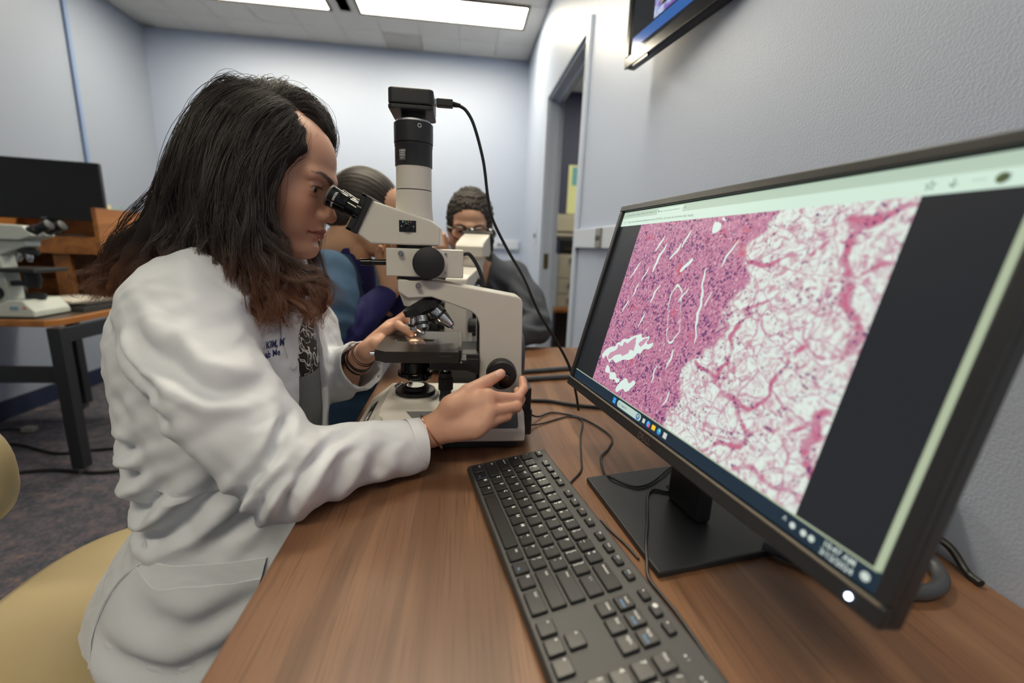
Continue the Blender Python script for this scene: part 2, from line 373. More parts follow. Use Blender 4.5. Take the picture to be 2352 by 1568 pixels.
# ---------------------------------------------------------------- wall television
A_ = Vector((.495, 1.447, 1.622)); B_ = Vector((.5545, 1.030, 1.622)); du = (B_-A_).normalized(); nn = Vector((-du.y, du.x, 0)); nn = nn if nn.x < 0 else -nn
tv = thing('television', 'black wall mounted television at the top right edge of the view', 'television', A_+du*.5)
def tvp(u, v, d): return A_+du*u+Vector((0, 0, 1))*v+nn*d
def tvbox(g, u0, u1, v0, v1, d0, d1): return g.add([tvp(u, v, d) for d in (d0, d1) for (u, v) in ((u0, v0), (u1, v0), (u1, v1), (u0, v1))], [(0,1,2,3),(7,6,5,4),(0,4,5,1),(1,5,6,2),(2,6,7,3),(3,7,4,0)])
W_, H_ = 1.0, .60
obj('housing', tvbox(G(), 0, W_, 0, H_, -.028, 0), M_blackm, tv, bev=.006)
g = G(); tvbox(g, 0, W_, 0, .03, 0, .008); tvbox(g, 0, .02, .03, H_, 0, .008); tvbox(g, W_-.02, W_, .03, H_, 0, .008); tvbox(g, .02, W_-.02, H_-.02, H_, 0, .008)
obj('bezel', g, M_blackg, tv, bev=.002)
scr = obj('screen', tvbox(G(), .02, W_-.02, .03, H_-.02, 0, .002), mat('tv_panel', '#08090b', .06, emit='#23262c', estr=.5), tv)
obj('taskbar_strip', tvbox(G(), .03, W_-.03, .045, .075, .002, .0023), mat('tv_blue', '#0a1a33', .1, emit='#2c5a9c', estr=.8), scr)
# purple slide picture
m = mat('tv_slide', '#302040', .1, emit='#9a86c0', estr=.9); nt = m.node_tree
tc = nt.nodes.new('ShaderNodeTexCoord'); v_ = nt.nodes.new('ShaderNodeTexNoise'); v_.inputs['Scale'].default_value = 45; v_.inputs['Detail'].default_value = 5
cr = nt.nodes.new('ShaderNodeValToRGB'); e = cr.color_ramp.elements; e[0].position = .4; e[0].color = (*lin('#6a4f9c'), 1); e[1].position = .62; e[1].color = (*lin('#a9bcd2'), 1)
nt.links.new(tc.outputs['Object'], v_.inputs['Vector']); nt.links.new(v_.outputs['Fac'], cr.inputs['Fac']); nt.links.new(cr.outputs['Color'], nt.nodes['Principled BSDF'].inputs['Emission Color'])
obj('slide_image', tvbox(G(), .14, W_-.16, .08, H_-.05, .002, .0024), m, scr)
g = G(); tvbox(g, .05, .13, -.006, .0, .0, .006); obj('sensor_window', g, M_blackg, tv)
g = G(); g.box((.515, 1.12, 1.72), (XR, 1.28, 1.98)); obj('wall_bracket', g, M_blackm, tv, bev=.004)

# ---------------------------------------------------------------- monitor on the desk
P0 = Vector((.2055, .741, .8583)); TLp = Vector((.2779, .7552, 1.1454)); BRp = Vector((.2744, .2185, .8669))
mu = (BRp-P0).normalized(); mw = (TLp-P0).normalized(); mn = mu.cross(mw); mn = mn if mn.x < 0 else -mn
SW, SH = .527, .2964
mon = thing('monitor', 'black desktop monitor showing a pink tissue slide, in front of the right wall', 'monitor', (.29, .50, DZ))
def mp(u, v, d=0): return P0+mu*u+mw*v+mn*d
def mbox(g, u0, u1, v0, v1, d0, d1, inset=0): return g.add([mp(u, v, d) for d, i in ((d0, 0), (d1, inset)) for (u, v) in ((u0+i, v0+i), (u1-i, v0+i), (u1-i, v1-i), (u0+i, v1-i))], [(0,1,2,3),(7,6,5,4),(0,4,5,1),(1,5,6,2),(2,6,7,3),(3,7,4,0)])
bl, br, bt, bb = .0115, .0115, .0115, .0165
g = G(); mbox(g, -bl, SW+br, -bb, SH+bt, -.018, -.002)
obj('housing', g, M_bezel, mon, bev=.003)
g = G(); mbox(g, .03, SW-.03, .02, SH-.03, -.018, -.045, .02); obj('back_shell', g, M_bezel, mon, bev=.006)
g = G(); mbox(g, -bl, SW+br, SH+.001, SH+bt, -.002, .005); mbox(g, -bl, -.001, -.001, SH+.001, -.002, .005); mbox(g, SW+.001, SW+br, -.001, SH+.001, -.002, .005)
obj('bezel', g, M_bezel, mon, bev=.0015)
g = G(); mbox(g, -bl, SW+br, -bb, -.001, -.002, .006); obj('lower_bezel', g, M_bezel, mon, bev=.002)
g = G(); mbox(g, -bl, SW+br-.004, -.0028, -.0008, .004, .0068); obj('bezel_trim_line', g, mat('taupe_line', '#7d7468', .35), mon, bev=.0005)
g = G(); put_text(g, 'D', .0115, mp(.2440, -.0098, .0064), mu, mw, bold=.02); put_text(g, 'LL', .0115, mp(.2620, -.0098, .0064), mu, mw, bold=.02)
k_ = mp(.2515, -.0098, .0064)      # slanted E
put_text(g, 'E', .0115, k_, (mu*.86+mw*.5), (mw*.86-mu*.5), bold=.02)
obj('maker_mark', g, M_steel, mon, smooth=0)
g = G(); g.lathe(mp(.517, -.0093, .006), mn, [(0, .0022), (.0008, .0022), (.0014, .001)], 14)
obj('power_lamp', g, mat('led', '#ffffff', .3, emit='#cfdcff', estr=6), mon)
g = G()
for i in range(4): mbox(g, .40+i*.022, .412+i*.022, -.0165, -.0172, -.012, -.004)
obj('menu_button', g, M_black, mon)
# screen layers: everything shown is flat on the panel
def emis(name, col, s=1., rough=.35): return mat(name, '#050505', rough, emit=col, estr=s*.76, spec=.3)
panel = obj('screen_panel', mbox(G(), 0, SW, 0, SH, -.004, 0), emis('scr_dark', '#24262a', 1.), mon, smooth=0)
def flat(name, m, u0, u1, v0, v1, d): return obj(name, G().add([mp(u0, v0, d), mp(u1, v0, d), mp(u1, v1, d), mp(u0, v1, d)], [(0, 1, 2, 3)]), m, panel, smooth=0)
VB, VT = .0155, .2725
flat('taskbar', emis('scr_task', '#1d2e3c', 1.), 0, SW, 0, VB-.001, .0003)
flat('tab_row', emis('scr_tabs', '#b4c9b6', 1.), 0, SW, .2855, SH, .0003)
flat('address_row', emis('scr_addr', '#cfe6d6', 1.), 0, SW, VT, .2855, .0003)
flat('active_tab', emis('scr_addr', '#cfe6d6', 1.), .104, .166, .2855, .2945, .0004)
g = G()
for a in ((0, .0035, VB-.001, VB+.0005), (.0035, SW-.0035, VB-.001, VB+.0005)): g.add([mp(a[0], a[2], .0004), mp(a[1], a[2], .0004), mp(a[1], a[3], .0004), mp(a[0], a[3], .0004)], [(0, 1, 2, 3)])
g.add([mp(SW-.0065, VB, .0004), mp(SW-.0015, VB, .0004), mp(SW-.0015, VT, .0004), mp(SW-.0065, VT, .0004)], [(0, 1, 2, 3)])
obj('window_edge', g, emis('scr_edge', '#b5c2a4', .9), panel, smooth=0)
M_ink = emis('scr_ink', '#4a5a54', .8)
g = G(); put_text(g, '♟ Biology Outline – adenocarc  ×', .0034, mp(.012, .2905, .0006), mu, mw, align='LEFT')
put_text(g, '| kidney cancer histology – Go…  ×', .0034, mp(.058, .2908, .0006), mu, mw, align='LEFT')
put_text(g, '● Clear_cell_renal_cell_carcinoma_hi…  ×', .0034, mp(.106, .290, .0006), mu, mw, align='LEFT')
put_text(g, '+', .006, mp(.170, .2905, .0006), mu, mw)
put_text(g, '‹   ○   ⌂   https://upload.wikimedia.org/wikipedia/commons/3/32/Clear_cell_renal_cell_carcinoma_high_mag.jpg', .0042, mp(.004, .2788, .0006), mu, mw, align='LEFT')
for i, c in enumerate('✩ ↓ ⋯ ≡'.split()): put_text(g, c, .009, mp(.462+i*.014, .279, .0006), mu, mw)
obj('address_text', g, M_ink, panel, smooth=0)
def disc(name, m, u, v, r, d=.0006, n=16, ry=None):
    ry = ry or r; g = G(); g.add([mp(u+r*math.cos(2*math.pi*i/n), v+ry*math.sin(2*math.pi*i/n), d) for i in range(n)], [tuple(range(n))]); return obj(name, g, m, panel, smooth=0)
disc('profile_icon', emis('icon_olive', '#55603c', .9), .502, .279, .0036)
disc('assistant_icon', emis('icon_multi', '#7a6fd0', 1.), .5185, .2795, .0042)
disc('assistant_icon', emis('icon_orange', '#f08a4a', 1.), .5195, .2775, .0024, .0008)
# taskbar icons
tk = .0072
g = G()
for a in (0, 1):
    for b_ in (0, 1):
        u, v = .148+a*.0042, tk-.004+b_*.0042; g.add([mp(u, v, .0006), mp(u+.0038, v, .0006), mp(u+.0038, v+.0038, .0006), mp(u, v+.0038, .0006)], [(0, 1, 2, 3)])
obj('start_icon', g, emis('icon_blue', '#3aa0e8', 1.1), panel, smooth=0)
g = G(); pts = [(.166+.0048*math.cos(a), tk+.0048*math.sin(a)) for a in np.linspace(math.pi/2, 1.5*math.pi, 9)]+[(.221+.0048*math.cos(a), tk+.0048*math.sin(a)) for a in np.linspace(-math.pi/2, math.pi/2, 9)]
g.add([mp(u, v, .0005) for u, v in pts], [tuple(range(len(pts)))]); obj('search_field', g, emis('icon_search', '#b9cfc6', 1.), panel, smooth=0)
g = G(); put_text(g, 'Q  Search', .0058, mp(.165, tk, .0007), mu, mw, align='LEFT'); obj('search_text', g, M_ink, panel, smooth=0)
disc('search_picture', emis('icon_pic', '#4f86b4', 1.), .2185, tk, .0046); disc('search_picture', emis('icon_pic2', '#d0c060', 1.), .2185, tk+.001, .0018, .0008)
def sq(name, m, u, r=.0034, r2=None): return flat(name, m, u-r, u+r, tk-(r2 or r), tk+(r2 or r), .0006)
sq('task_view_icon', emis('icon_white', '#c8d4cc', 1.), .2335, .0028)
disc('copilot_icon', emis('icon_blue', '#3aa0e8', 1.), .2445, tk, .0038); disc('copilot_icon', emis('icon_pink', '#d05fa0', 1.), .2462, tk-.0014, .0024, .0008)
sq('folder_icon', emis('icon_yellow', '#f0c838', 1.), .2565, .0038, .003); disc('browser_icon', emis('icon_edge', '#2f8fd6', 1.), .2685, tk, .004); disc('browser_icon', emis('icon_green', '#6fd0a0', 1.), .2695, tk+.0014, .0022, .0008)
sq('store_icon', emis('icon_white', '#c8d4cc', 1.), .2812, .0034)
g = G(); put_text(g, '10:47 AM', .0062, mp(.498, tk+.003, .0006), mu, mw, bold=.02); put_text(g, '3/12/2024', .0062, mp(.498, tk-.0035, .0006), mu, mw, bold=.02)
put_text(g, '^', .009, mp(.452, tk, .0006), mu, mw); obj('clock_text', g, emis('icon_white', '#c8d4cc', 1.), panel, smooth=0)
for u in (.460, .470, .477): disc('tray_icon', emis('icon_white', '#c8d4cc', 1.), u, tk, .0026)
disc('bell_icon', emis('icon_white', '#c8d4cc', 1.), .518, tk, .0032)
# slide image: coarse grid carrying smooth masks, threshold and cell pattern in the material
UI0, UI1 = .0685, .459
def slide_mesh():
    nx, ny = 300, 200; U, V = np.meshgrid(np.linspace(0, 1, nx), np.linspace(0, 1, ny))      # image 1.52:1
    X0 = U*1.52; Y = V; X = X0+.006*np.sin(Y*38+X0*9)+.003*np.sin(Y*95)
    def ell(cx, cy, a, b, ang, wob=0., ph=0.):
        c, s = math.cos(ang), math.sin(ang); dx = X-cx; dy = Y-cy; x = (dx*c+dy*s)/a; y = (-dx*s+dy*c)/b
        wx = np.sin(X*70+ph*3+2*np.sin(Y*45))+.7*np.sin(X*31-Y*52+ph); return np.sqrt(x*x+y*y)-1+wob*2.2*wx*.5
    L_ = np.full(X.shape, 1.)
    def add(d): np.minimum(L_, d, out=L_)
    add(ell(.27, .26, .23, .062, .42, .10)); add(ell(.20, .09, .09, .020, -.15, .35, 1)); add(ell(.36, .075, .08, .030, .35, .35, 2))
    for (cx, cy, a, b, an) in ((.31, .80, .085, .010, 1.25), (.27, .88, .05, .008, 1.1), (.57, .765, .045, .013, .9), (.17, .60, .05, .006, 1.2), (.38, .60, .06, .007, 1.2), (.12, .50, .045, .006, 1.1), (.44, .83, .06, .007, 1.0), (.10, .72, .06, .006, 1.15),
        (.50, .90, .05, .006, 1.1), (.34, .45, .05, .006, 1.2), (.80, .62, .05, .004, 1.2), (.62, .62, .05, .004, 1.15), (.22, .70, .05, .005, 1.3), (.84, .83, .07, .006, 1.1), (.68, .30, .06, .006, 1.4), (.60, .20, .05, .006, 1.5), (.75, .12, .05, .005, 1.3)): add(ell(cx, cy, a, b, an, .06, cx*9))
    add(ell(.71, .945, .035, .032, .3, .35, 3)); add(ell(.765, .58, .185, .0075, 1.83, .05, 1))
    rim = ell(.60, .52, .15, .050, 1.95, .03); add(np.abs(rim)*1.1-.07)
    # boundary: fibrous left part versus clear-cell right part
    e = (X-(.84+.20*Y*Y))+.05*np.sin(Y*9)+.03*np.sin(Y*23+1)+.02*np.sin(X*31)
    clear = np.clip(e/.20+.5, 0, 1)
    septa = np.full(X.shape, 1.)
    def line(pts, w0):
        for (a, b) in zip(pts[:-1], pts[1:]):
            ax, ay = a; bx, by = b; dx, dy = bx-ax, by-ay; t = np.clip(((X-ax)*dx+(Y-ay)*dy)/(dx*dx+dy*dy), 0, 1)
            np.minimum(septa, np.hypot(X-ax-t*dx+.012*np.sin(Y*40), Y-ay-t*dy+.012*np.sin(X*37))/w0, out=septa)
    line([(.88, .34), (1.01, .29), (1.15, .235), (1.24, .17), (1.23, .11), (1.06, .01)], .015); line([(1.15, .235), (1.22, .25), (1.28, .33), (1.29, .44), (1.36, .51), (1.52, .49)], .012)
    line([(.86, .47), (.95, .56), (1.05, .62), (1.2, .66), (1.34, .74), (1.52, .80)], .010); line([(1.05, .62), (1.02, .48), (1.04, .38), (1.01, .29)], .014)
    line([(.97, .78), (1.12, .80), (1.25, .84), (1.36, .92), (1.52, .97)], .014); line([(1.36, .92), (1.38, .78), (1.47, .62), (1.50, .52)], .022); line([(1.24, .17), (1.36, .20), (1.46, .30), (1.52, .33)], .012)
    line([(1.25, .03), (1.38, .05), (1.52, .04)], .016); line([(1.46, .30), (1.49, .18), (1.52, .12)], .024); line([(1.34, .93), (1.42, .95)], .03)
    debris = ell(.25, .26, .16, .038, .42, .28, 4)
    me = bpy.data.meshes.new('slide_image'); n = nx*ny
    u = np.asarray(mu); v = np.asarray(mw); o0 = np.asarray(mp(UI0, VB+.0005, .0006)); co = o0+U.reshape(-1, 1)*(UI1-UI0)*u+V.reshape(-1, 1)*(VT-VB-.0005)*v
    inv = np.array(world(panel).inverted()); co = co @ inv[:3, :3].T+inv[:3, 3]
    I = (np.arange(ny-1)[:, None]*nx+np.arange(nx-1)[None]).ravel(); F = np.stack([I, I+1, I+nx+1, I+nx], 1)
    me.vertices.add(n); me.vertices.foreach_set('co', co.astype('f').ravel()); me.loops.add(F.size); me.loops.foreach_set('vertex_index', F.ravel().astype('i'))
    me.polygons.add(len(F)); me.polygons.foreach_set('loop_start', (np.arange(len(F))*4).astype('i')); me.update(); me.validate()
    a = me.color_attributes.new('mask', 'FLOAT_COLOR', 'POINT'); c4 = np.stack([np.clip(L_*.25+.5, 0, 1), clear, np.clip(septa*.2, 0, 1), np.clip(debris*.25+.5, 0, 1)], -1)
    a.data.foreach_set('color', c4.reshape(-1).astype('f'))
    uv = me.color_attributes.new('pos', 'FLOAT_COLOR', 'POINT'); uv.data.foreach_set('color', np.stack([X, Y, X*0, X*0+1], -1).reshape(-1).astype('f'))
    m = bpy.data.materials.new('tissue_slide'); m.use_nodes = True; nt = m.node_tree; N = nt.nodes.new; L = nt.links.new; b = nt.nodes['Principled BSDF']
    ma = N('ShaderNodeAttribute'); ma.attribute_name = 'mask'; pa = N('ShaderNodeAttribute'); pa.attribute_name = 'pos'
    sp = N('ShaderNodeSeparateColor'); L(ma.outputs['Color'], sp.inputs[0])
    def math_(op, a_, b_=None, c_=None, cl=False):
        q = N('ShaderNodeMath'); q.operation = op; q.use_clamp = cl
        for i, z in enumerate((a_, b_, c_)):
            if z is None: continue
            if isinstance(z, (int, float)): q.inputs[i].default_value = z
            else: L(z, q.inputs[i])
        return q.outputs[0]
    def ramp(x, lo, hi, a0=0., a1=1.):
        q = N('ShaderNodeMapRange'); q.interpolation_type = 'SMOOTHSTEP'
        for nme, z in (('From Min', lo), ('From Max', hi), ('To Min', a0), ('To Max', a1)): q.inputs[nme].default_value = z
        L(x, q.inputs['Value']); return q.outputs[0]
    def mix(f, a_, b_):
        q = N('ShaderNodeMix'); q.data_type = 'RGBA'
        for nme, z in (('A', a_), ('B', b_)):
            if isinstance(z, str): q.inputs[nme].default_value = (*lin(z), 1)
            else: L(z, q.inputs[nme])
        L(f, q.inputs['Factor']); return q.outputs['Result']
    def noise(sc, det=3, dist=0., vec=None, rough=.5):
        q = N('ShaderNodeTexNoise'); q.inputs['Scale'].default_value = sc; q.inputs['Detail'].default_value = det; q.inputs['Distortion'].default_value = dist; q.inputs['Roughness'].default_value = rough
        L(vec or pa.outputs['Vector'], q.inputs['Vector']); return q
    def vor(sc, feat, vec=None, rnd_=1.):
        q = N('ShaderNodeTexVoronoi'); q.feature = feat; q.inputs['Scale'].default_value = sc; q.inputs['Randomness'].default_value = rnd_; L(vec or pa.outputs['Vector'], q.inputs['Vector']); return q
    # warped coordinates
    wn = noise(14, 2); ad = N('ShaderNodeVectorMath'); ad.operation = 'MULTIPLY_ADD'; ad.inputs[1].default_value = (.035, .035, 0); L(wn.outputs['Color'], ad.inputs[0]); L(pa.outputs['Vector'], ad.inputs[2]); wv = ad.outputs[0]
    # stroma stretched along its fibres
    mpg = N('ShaderNodeMapping'); mpg.vector_type = 'TEXTURE'; mpg.inputs['Rotation'].default_value = (0, 0, 1.12); mpg.inputs['Scale'].default_value = (1, .28, 1); L(wv, mpg.inputs['Vector'])
    f1 = noise(22, 6, .6, mpg.outputs[0], .65); f2 = noise(60, 4, .3, mpg.outputs[0])
    stroma = mix(ramp(f1.outputs['Fac'], .35, .65), '#ab6286', '#cf8ca6'); stroma = mix(ramp(f2.outputs['Fac'], .56, .64), stroma, '#e3bcc8')
    stroma = mix(ramp(f2.outputs['Fac'], .44, .37), stroma, '#7a3a72')
    red = noise(6, 2, 0, wv); stroma = mix(ramp(red.outputs['Fac'], .62, .72, 0, .75), stroma, '#c8485e')
    slit = noise(38, 1, .2, mpg.outputs[0]); stroma = mix(ramp(slit.outputs['Fac'], .69, .73), stroma, '#dcebe2')
    # clear cells
    e1 = vor(11.5, 'DISTANCE_TO_EDGE', wv); e2 = vor(20, 'DISTANCE_TO_EDGE', wv); tn = noise(30, 4)
    c = mix(ramp(tn.outputs['Fac'], .35, .7), '#e2efe6', '#d9e8de')
    c = mix(ramp(e2.outputs['Distance'], .0, .028, .24, 0), c, '#c68aa6'); c = mix(ramp(e1.outputs['Distance'], .0, .036, .75, 0), c, '#b86a92')
    wisp = noise(26, 5, 1.5); c = mix(ramp(wisp.outputs['Fac'], .64, .74, 0, .2), c, '#cf8eaa')
    se = math_('ADD', sp.outputs[2], math_('MULTIPLY', math_('SUBTRACT', wisp.outputs['Fac'], .5), .35)); c = mix(ramp(se, .12, .24, .80, 0), c, '#b96288'); c = mix(ramp(se, .03, .12, .7, 0), c, '#c4587a')
    # blend of both
    bn = noise(9, 4); cf = math_('ADD', sp.outputs[1], math_('MULTIPLY', math_('SUBTRACT', bn.outputs['Fac'], .5), 1.1)); col = mix(ramp(cf, .40, .60), stroma, c)
    # nuclei: dense in the stroma and along septa, sparse elsewhere
    n1 = vor(62, 'F1', wv); nd = noise(11, 2); th = math_('ADD', ramp(cf, .35, .65, .215, .072), math_('MULTIPLY', ramp(se, .1, .3, .22, 0), 1.)); th = math_('MULTIPLY', th, ramp(nd.outputs['Fac'], .38, .6, .45, 1.25))
    nm = math_('GREATER_THAN', math_('SUBTRACT', th, n1.outputs['Distance']), 0.); col = mix(math_('MULTIPLY', nm, .85), col, '#4a2466')
    # lumens and debris
    wl = math_('ADD', sp.outputs[0], math_('MULTIPLY', math_('SUBTRACT', f1.outputs['Fac'], .5), .04)); lum = ramp(wl, .492, .500, 1, 0)
    db = math_('ADD', N('ShaderNodeMath').outputs[0] if 0 else ma.outputs['Alpha'], math_('MULTIPLY', math_('SUBTRACT', noise(20, 4).outputs['Fac'], .5), .35)); lc = mix(ramp(db, .5, .47, 0, 1), '#dceee6', '#c995ac')
    col = mix(lum, col, lc)
    b.inputs['Base Color'].default_value = (.01, .01, .01, 1); b.inputs['Roughness'].default_value = .35; b.inputs['Specular IOR Level'].default_value = .3
    L(col, b.inputs['Emission Color']); b.inputs['Emission Strength'].default_value = .73
    me.materials.append(m); return mesh_obj('slide_image', me, panel)
slide_mesh()
# stand
g = G(); bz = DZ+.0085
quad = [(.192, .585), (.2145, .385), (.371, .414), (.349, .617)]
g.prism(quad, 'z', DZ+.0005, bz); obj('base_plate', g, M_blackm, mon, bev=.002)
g = G(); g.prism([(.2895, .527), (.2985, .462), (.3215, .465), (.3125, .530)], 'z', bz, 1.0)
neck = obj('neck', g, M_blackm, mon, bev=.006, seg=3)
g = G(); mbox(g, .20, .32, .10, .20, -.045, -.075); obj('hinge_block', g, M_blackm, mon, bev=.006)

# ---------------------------------------------------------------- keyboard
KU = Vector((.16997, -.98545, 0)); KV = Vector((.976219, .168378, .136548)); KN = KU.cross(KV); KN = KN if KN.z > 0 else -KN
KO = Vector((.027943, .612532, .758)); U_ = .01905
kb = thing('keyboard', 'black full size computer keyboard lying before the monitor', 'keyboard', (KO.x, KO.y, DZ))
kb.matrix_basis = Matrix(((KU.x, KV.x, KN.x, KO.x), (KU.y, KV.y, KN.y, KO.y), (KU.z, KV.z, KN.z, KO.z), (0, 0, 0, 1)))
M_kb = mat('keyboard_shell', '#3a3b3c', .42, bump=.12, bscale=1500); M_key = mat('keycap', '#1e1f21', .3, bump=.05, bscale=1200); M_blue = mat('blue_print', '#5fa2e0', .5)
def kprism(u0, u1, v0, v1, z0, z1): return G().box((u0*U_, v0*U_, z0), (u1*U_, v1*U_, z1))
g = G(); b0, b1, c0, c1 = -.40*U_, 22.85*U_, -.80*U_, 6.0*U_
g.add([(b0, c0, -.0105), (b1, c0, -.0105), (b1, c1, -.0125), (b0, c1, -.0125), (b0+.002, c0+.003, -.0028), (b1-.002, c0+.003, -.0028), (b1-.002, c1-.004, -.0028), (b0+.002, c1-.004, -.0028)],
    [(3,2,1,0),(4,5,6,7),(0,1,5,4),(1,2,6,5),(2,3,7,6),(3,0,4,7)])
obj('shell', g, M_kb, kb, bev=.0015, local=True)
g = G()
for u in (1.2, 21): g.prism([(c1-.02, -.0125), (c1-.008, -.0125), (c1-.010, -.029), (c1-.018, -.029)], 'x', u*U_, u*U_+.025)
obj('foot', g, M_black, kb, local=True, bev=.001)
def keymesh(wu, hu, leg=(), blue=()):
    g = G(); w2, h2 = wu*U_/2-.0014, hu*U_/2-.0014
    def ring(a, b_, z, c): return [(-a+c, -b_, z), (a-c, -b_, z), (a, -b_+c, z), (a, b_-c, z), (a-c, b_, z), (-a+c, b_, z), (-a, b_-c, z), (-a, -b_+c, z)]
    R = [ring(w2, h2, -.003, .001), ring(w2-.0003, h2-.0003, -.0008, .001), ring(w2-.0012, h2-.0012, 0, .0012)]
    fs = [(7-i) for i in range(8)]; fs = [tuple(fs), tuple(16+i for i in range(8))]
    for k in range(2): fs += [(k*8+i, k*8+(i+1) % 8, (k+1)*8+(i+1) % 8, (k+1)*8+i) for i in range(8)]
    g.add([p for r in R for p in r], fs)
    for (t, x, y, s) in leg: put_text(g, t, s, (x, y, .00008), (1, 0, 0), (0, 1, 0), 1, bold=.02)
    for (t, x, y, s) in blue: put_text(g, t, s, (x, y, .00008), (1, 0, 0), (0, 1, 0), 2, bold=.02)
    return g
def key(u, v, wu=1., hu=1., txt='', sub='', bl='', small=False):
    """u, v = key centre in key units"""
    x0 = -wu*U_/2+.0045; leg = []; blue = []
    if txt: s = .0062 if len(txt) == 1 else (.0036 if len(txt) < 5 else .0031); leg.append((txt, x0 if len(txt) == 1 else x0+.0008*len(txt), .003 if hu > .8 else .0014, s))
    if sub: leg.append((sub, x0, -.003 if hu > .8 else -.0024, .0052))
    if bl: blue.append((bl, (x0 if hu < .8 else 0)+.002, -.0025, .0036))
    g = keymesh(wu, hu, leg, blue); o = obj('key', g, [M_key, M_white, M_blue], kb, local=True, smooth=25); o.location = (u*U_, v*U_, 0)
def row(u0, v, items):
    u = u0
    for it in items:
        t, wd = (it[0], it[1]) if isinstance(it, tuple) else (it, 1.)
        a, s = (t[0], t[1]) if isinstance(it, str) and len(it) == 2 else (t, ''); key(u+wd/2, v, wd, 1, a, s); u += wd
row(0, 4, ['~`', '!1', '@2', '#3', '$4', '%5', '^6', '&7', '*8', '(9', ')0', '_-', '+=', ('Backspace', 2.)])
row(0, 3, [('Tab', 1.5)]+list('QWERTYUIOP')+['{[', '}]', ('|  \\', 1.5)])
row(0, 2, [('CapsLock', 1.75)]+list('ASDFGHJKL')+[':;', '"\'', ('Enter', 2.25)])
row(0, 1, [('Shift', 2.25)]+list('ZXCVBNM')+['<,', '>.', '?/', ('Shift', 2.75)])
row(0, 0, [('Ctrl', 1.25)]); key(1.75, 0, 1, 1, '', '', 'Fn'); key(2.75, 0, 1, 1, '⊞'); key(3.75, 0, 1, 1, 'Alt')
key(7.2, 0, 5.75, 1); key(10.65, 0, 1.1, 1, 'Alt'); key(11.75, 0, 1., 1, '', '', 'Fn'); key(12.8, 0, 1., 1, '≡'); key(14.2, 0, 1.6, 1, 'Ctrl')
key(.45, 5.1, .9, .62, 'Esc')
for i, u in enumerate((2.08, 3.05, 4.02, 4.99, 6.46, 7.55, 8.64, 9.74, 11.09, 12.16, 13.2, 14.31)): key(u, 5.1, .9, .62, 'F%d' % (i+1), '', '•' if i > 7 else '')
for u, s in ((15.71, '◂'), (16.7, '●'), (17.7, '▸')): key(u, 5.12, .85, .62, s)
for i, (a, b_) in enumerate((('Insert', 'PrtScr'), ('Home', 'ScrLk'), ('PgUp', 'Pause'))): key(15.75+i, 4, 1, 1, a, '', b_)
for i, a in enumerate(('Delete', 'End', 'PgDn')): key(15.75+i, 3, 1, 1, a)
key(16.75, 1, 1, 1, '▴')
for i, a in enumerate('◂▾▸'): key(15.75+i, 0, 1, 1, a)
for r_, rr in ((4, ('Num', '/', '*', '-')), (3, ('7', '8', '9')), (2, ('4', '5', '6')), (1, ('1', '2', '3'))):
    for i, a in enumerate(rr): key(19+i, r_, 1, 1, a, {'7': 'Home'}.get(a, '') if 0 else '')
key(22, 2.5, 1, 2, '+'); key(22, .5, 1, 2, 'Enter'); key(19.5, 0, 2, 1, '0'); key(21, 0, 1, 1, '.')
g = G()
for u, c in ((19., '1'), (20., 'A'), (21., '↓')): g.lathe((u*U_, 5.0*U_, -.0028), (0, 0, 1), [(0, .0011), (.0003, .0009)], 10); put_text(g, c, .004, (u*U_+.004, 5.0*U_, -.0025), (1, 0, 0), (0, 1, 0))
obj('lock_lamp', g, M_white, kb, local=True, smooth=0)

# ---------------------------------------------------------------- cables on the desk
def cable(pts, r, label, m=M_rubber, n=8, grp=None): tag(obj('cable', G().tube(pts, r, n), m), label, 'cable', grp)
z = DZ
cable([(.131, .80, .768), (.16, .83, z+.006), (.20, .86, z+.003), (.254, .823, z+.003), (.283, .742, z+.003), (.262, .69, z+.003), (.238, .657, z+.003), (.226, .60, z+.004), (.228, .578, bz+.003), (.240, .562, bz+.0025), (.258, .551, bz+.0025), (.285, .562, bz+.003), (.33, .60, bz+.004), (.40, .66, z+.003), (.52, .72, z+.003), (.573, .80, z+.003)], .0019,
    'thin black cable curling from behind the microscope over the monitor base')
cable([(.128, .775, .752), (.16, .80, z+.003), (.225, .838, z+.0025), (.249, .817, z+.0025), (.225, .74, z+.0025), (.204, .658, z+.0025), (.192, .615, z+.0025), (.165, .577, z+.0025), (.163, .55, z+.008)], .0016,
    'thin black cable running from the microscope to the back of the keyboard')
cable([(.300, .545, bz+.006), (.296, .535, bz+.0025), (.278, .542, bz+.0025), (.262, .525, bz+.0025), (.238, .47, bz+.0025), (.220, .432, bz+.0025), (.210, .405, z+.007), (.204, .385, z+.0025), (.208, .36, z+.0025), (.213, .33, z+.0025), (.22, .26, z+.0025), (.23, .18, z+.0025)], .0019,
    'thin black cable crossing the monitor base and passing right of the keyboard')
cable([(.183, .486, z+.004), (.19, .466, z+.0022), (.199, .440, z+.0022), (.205, .415, z+.0022)], .0015, 'short black keyboard lead between keyboard and monitor base')
cable([(.128, 1.0, .80), (.14, 1.06, z+.01), (.178, 1.085, z+.007), (.24, 1.10, z+.007), (.31, 1.11, z+.007), (.42, 1.12, z+.007), (.53, 1.10, z+.007), (.568, 1.02, z+.007)], .0065, 'thick grey ribbed cable nearer to the microscope', M_rubg, 12)
cable([(.10, 1.14, .77), (.15, 1.15, z+.009), (.22, 1.165, z+.007), (.315, 1.19, z+.007), (.44, 1.2, z+.007), (.53, 1.22, z+.007), (.568, 1.30, z+.007)], .0065, 'thick dark grey cable behind the ribbed one', M_rubg, 12)
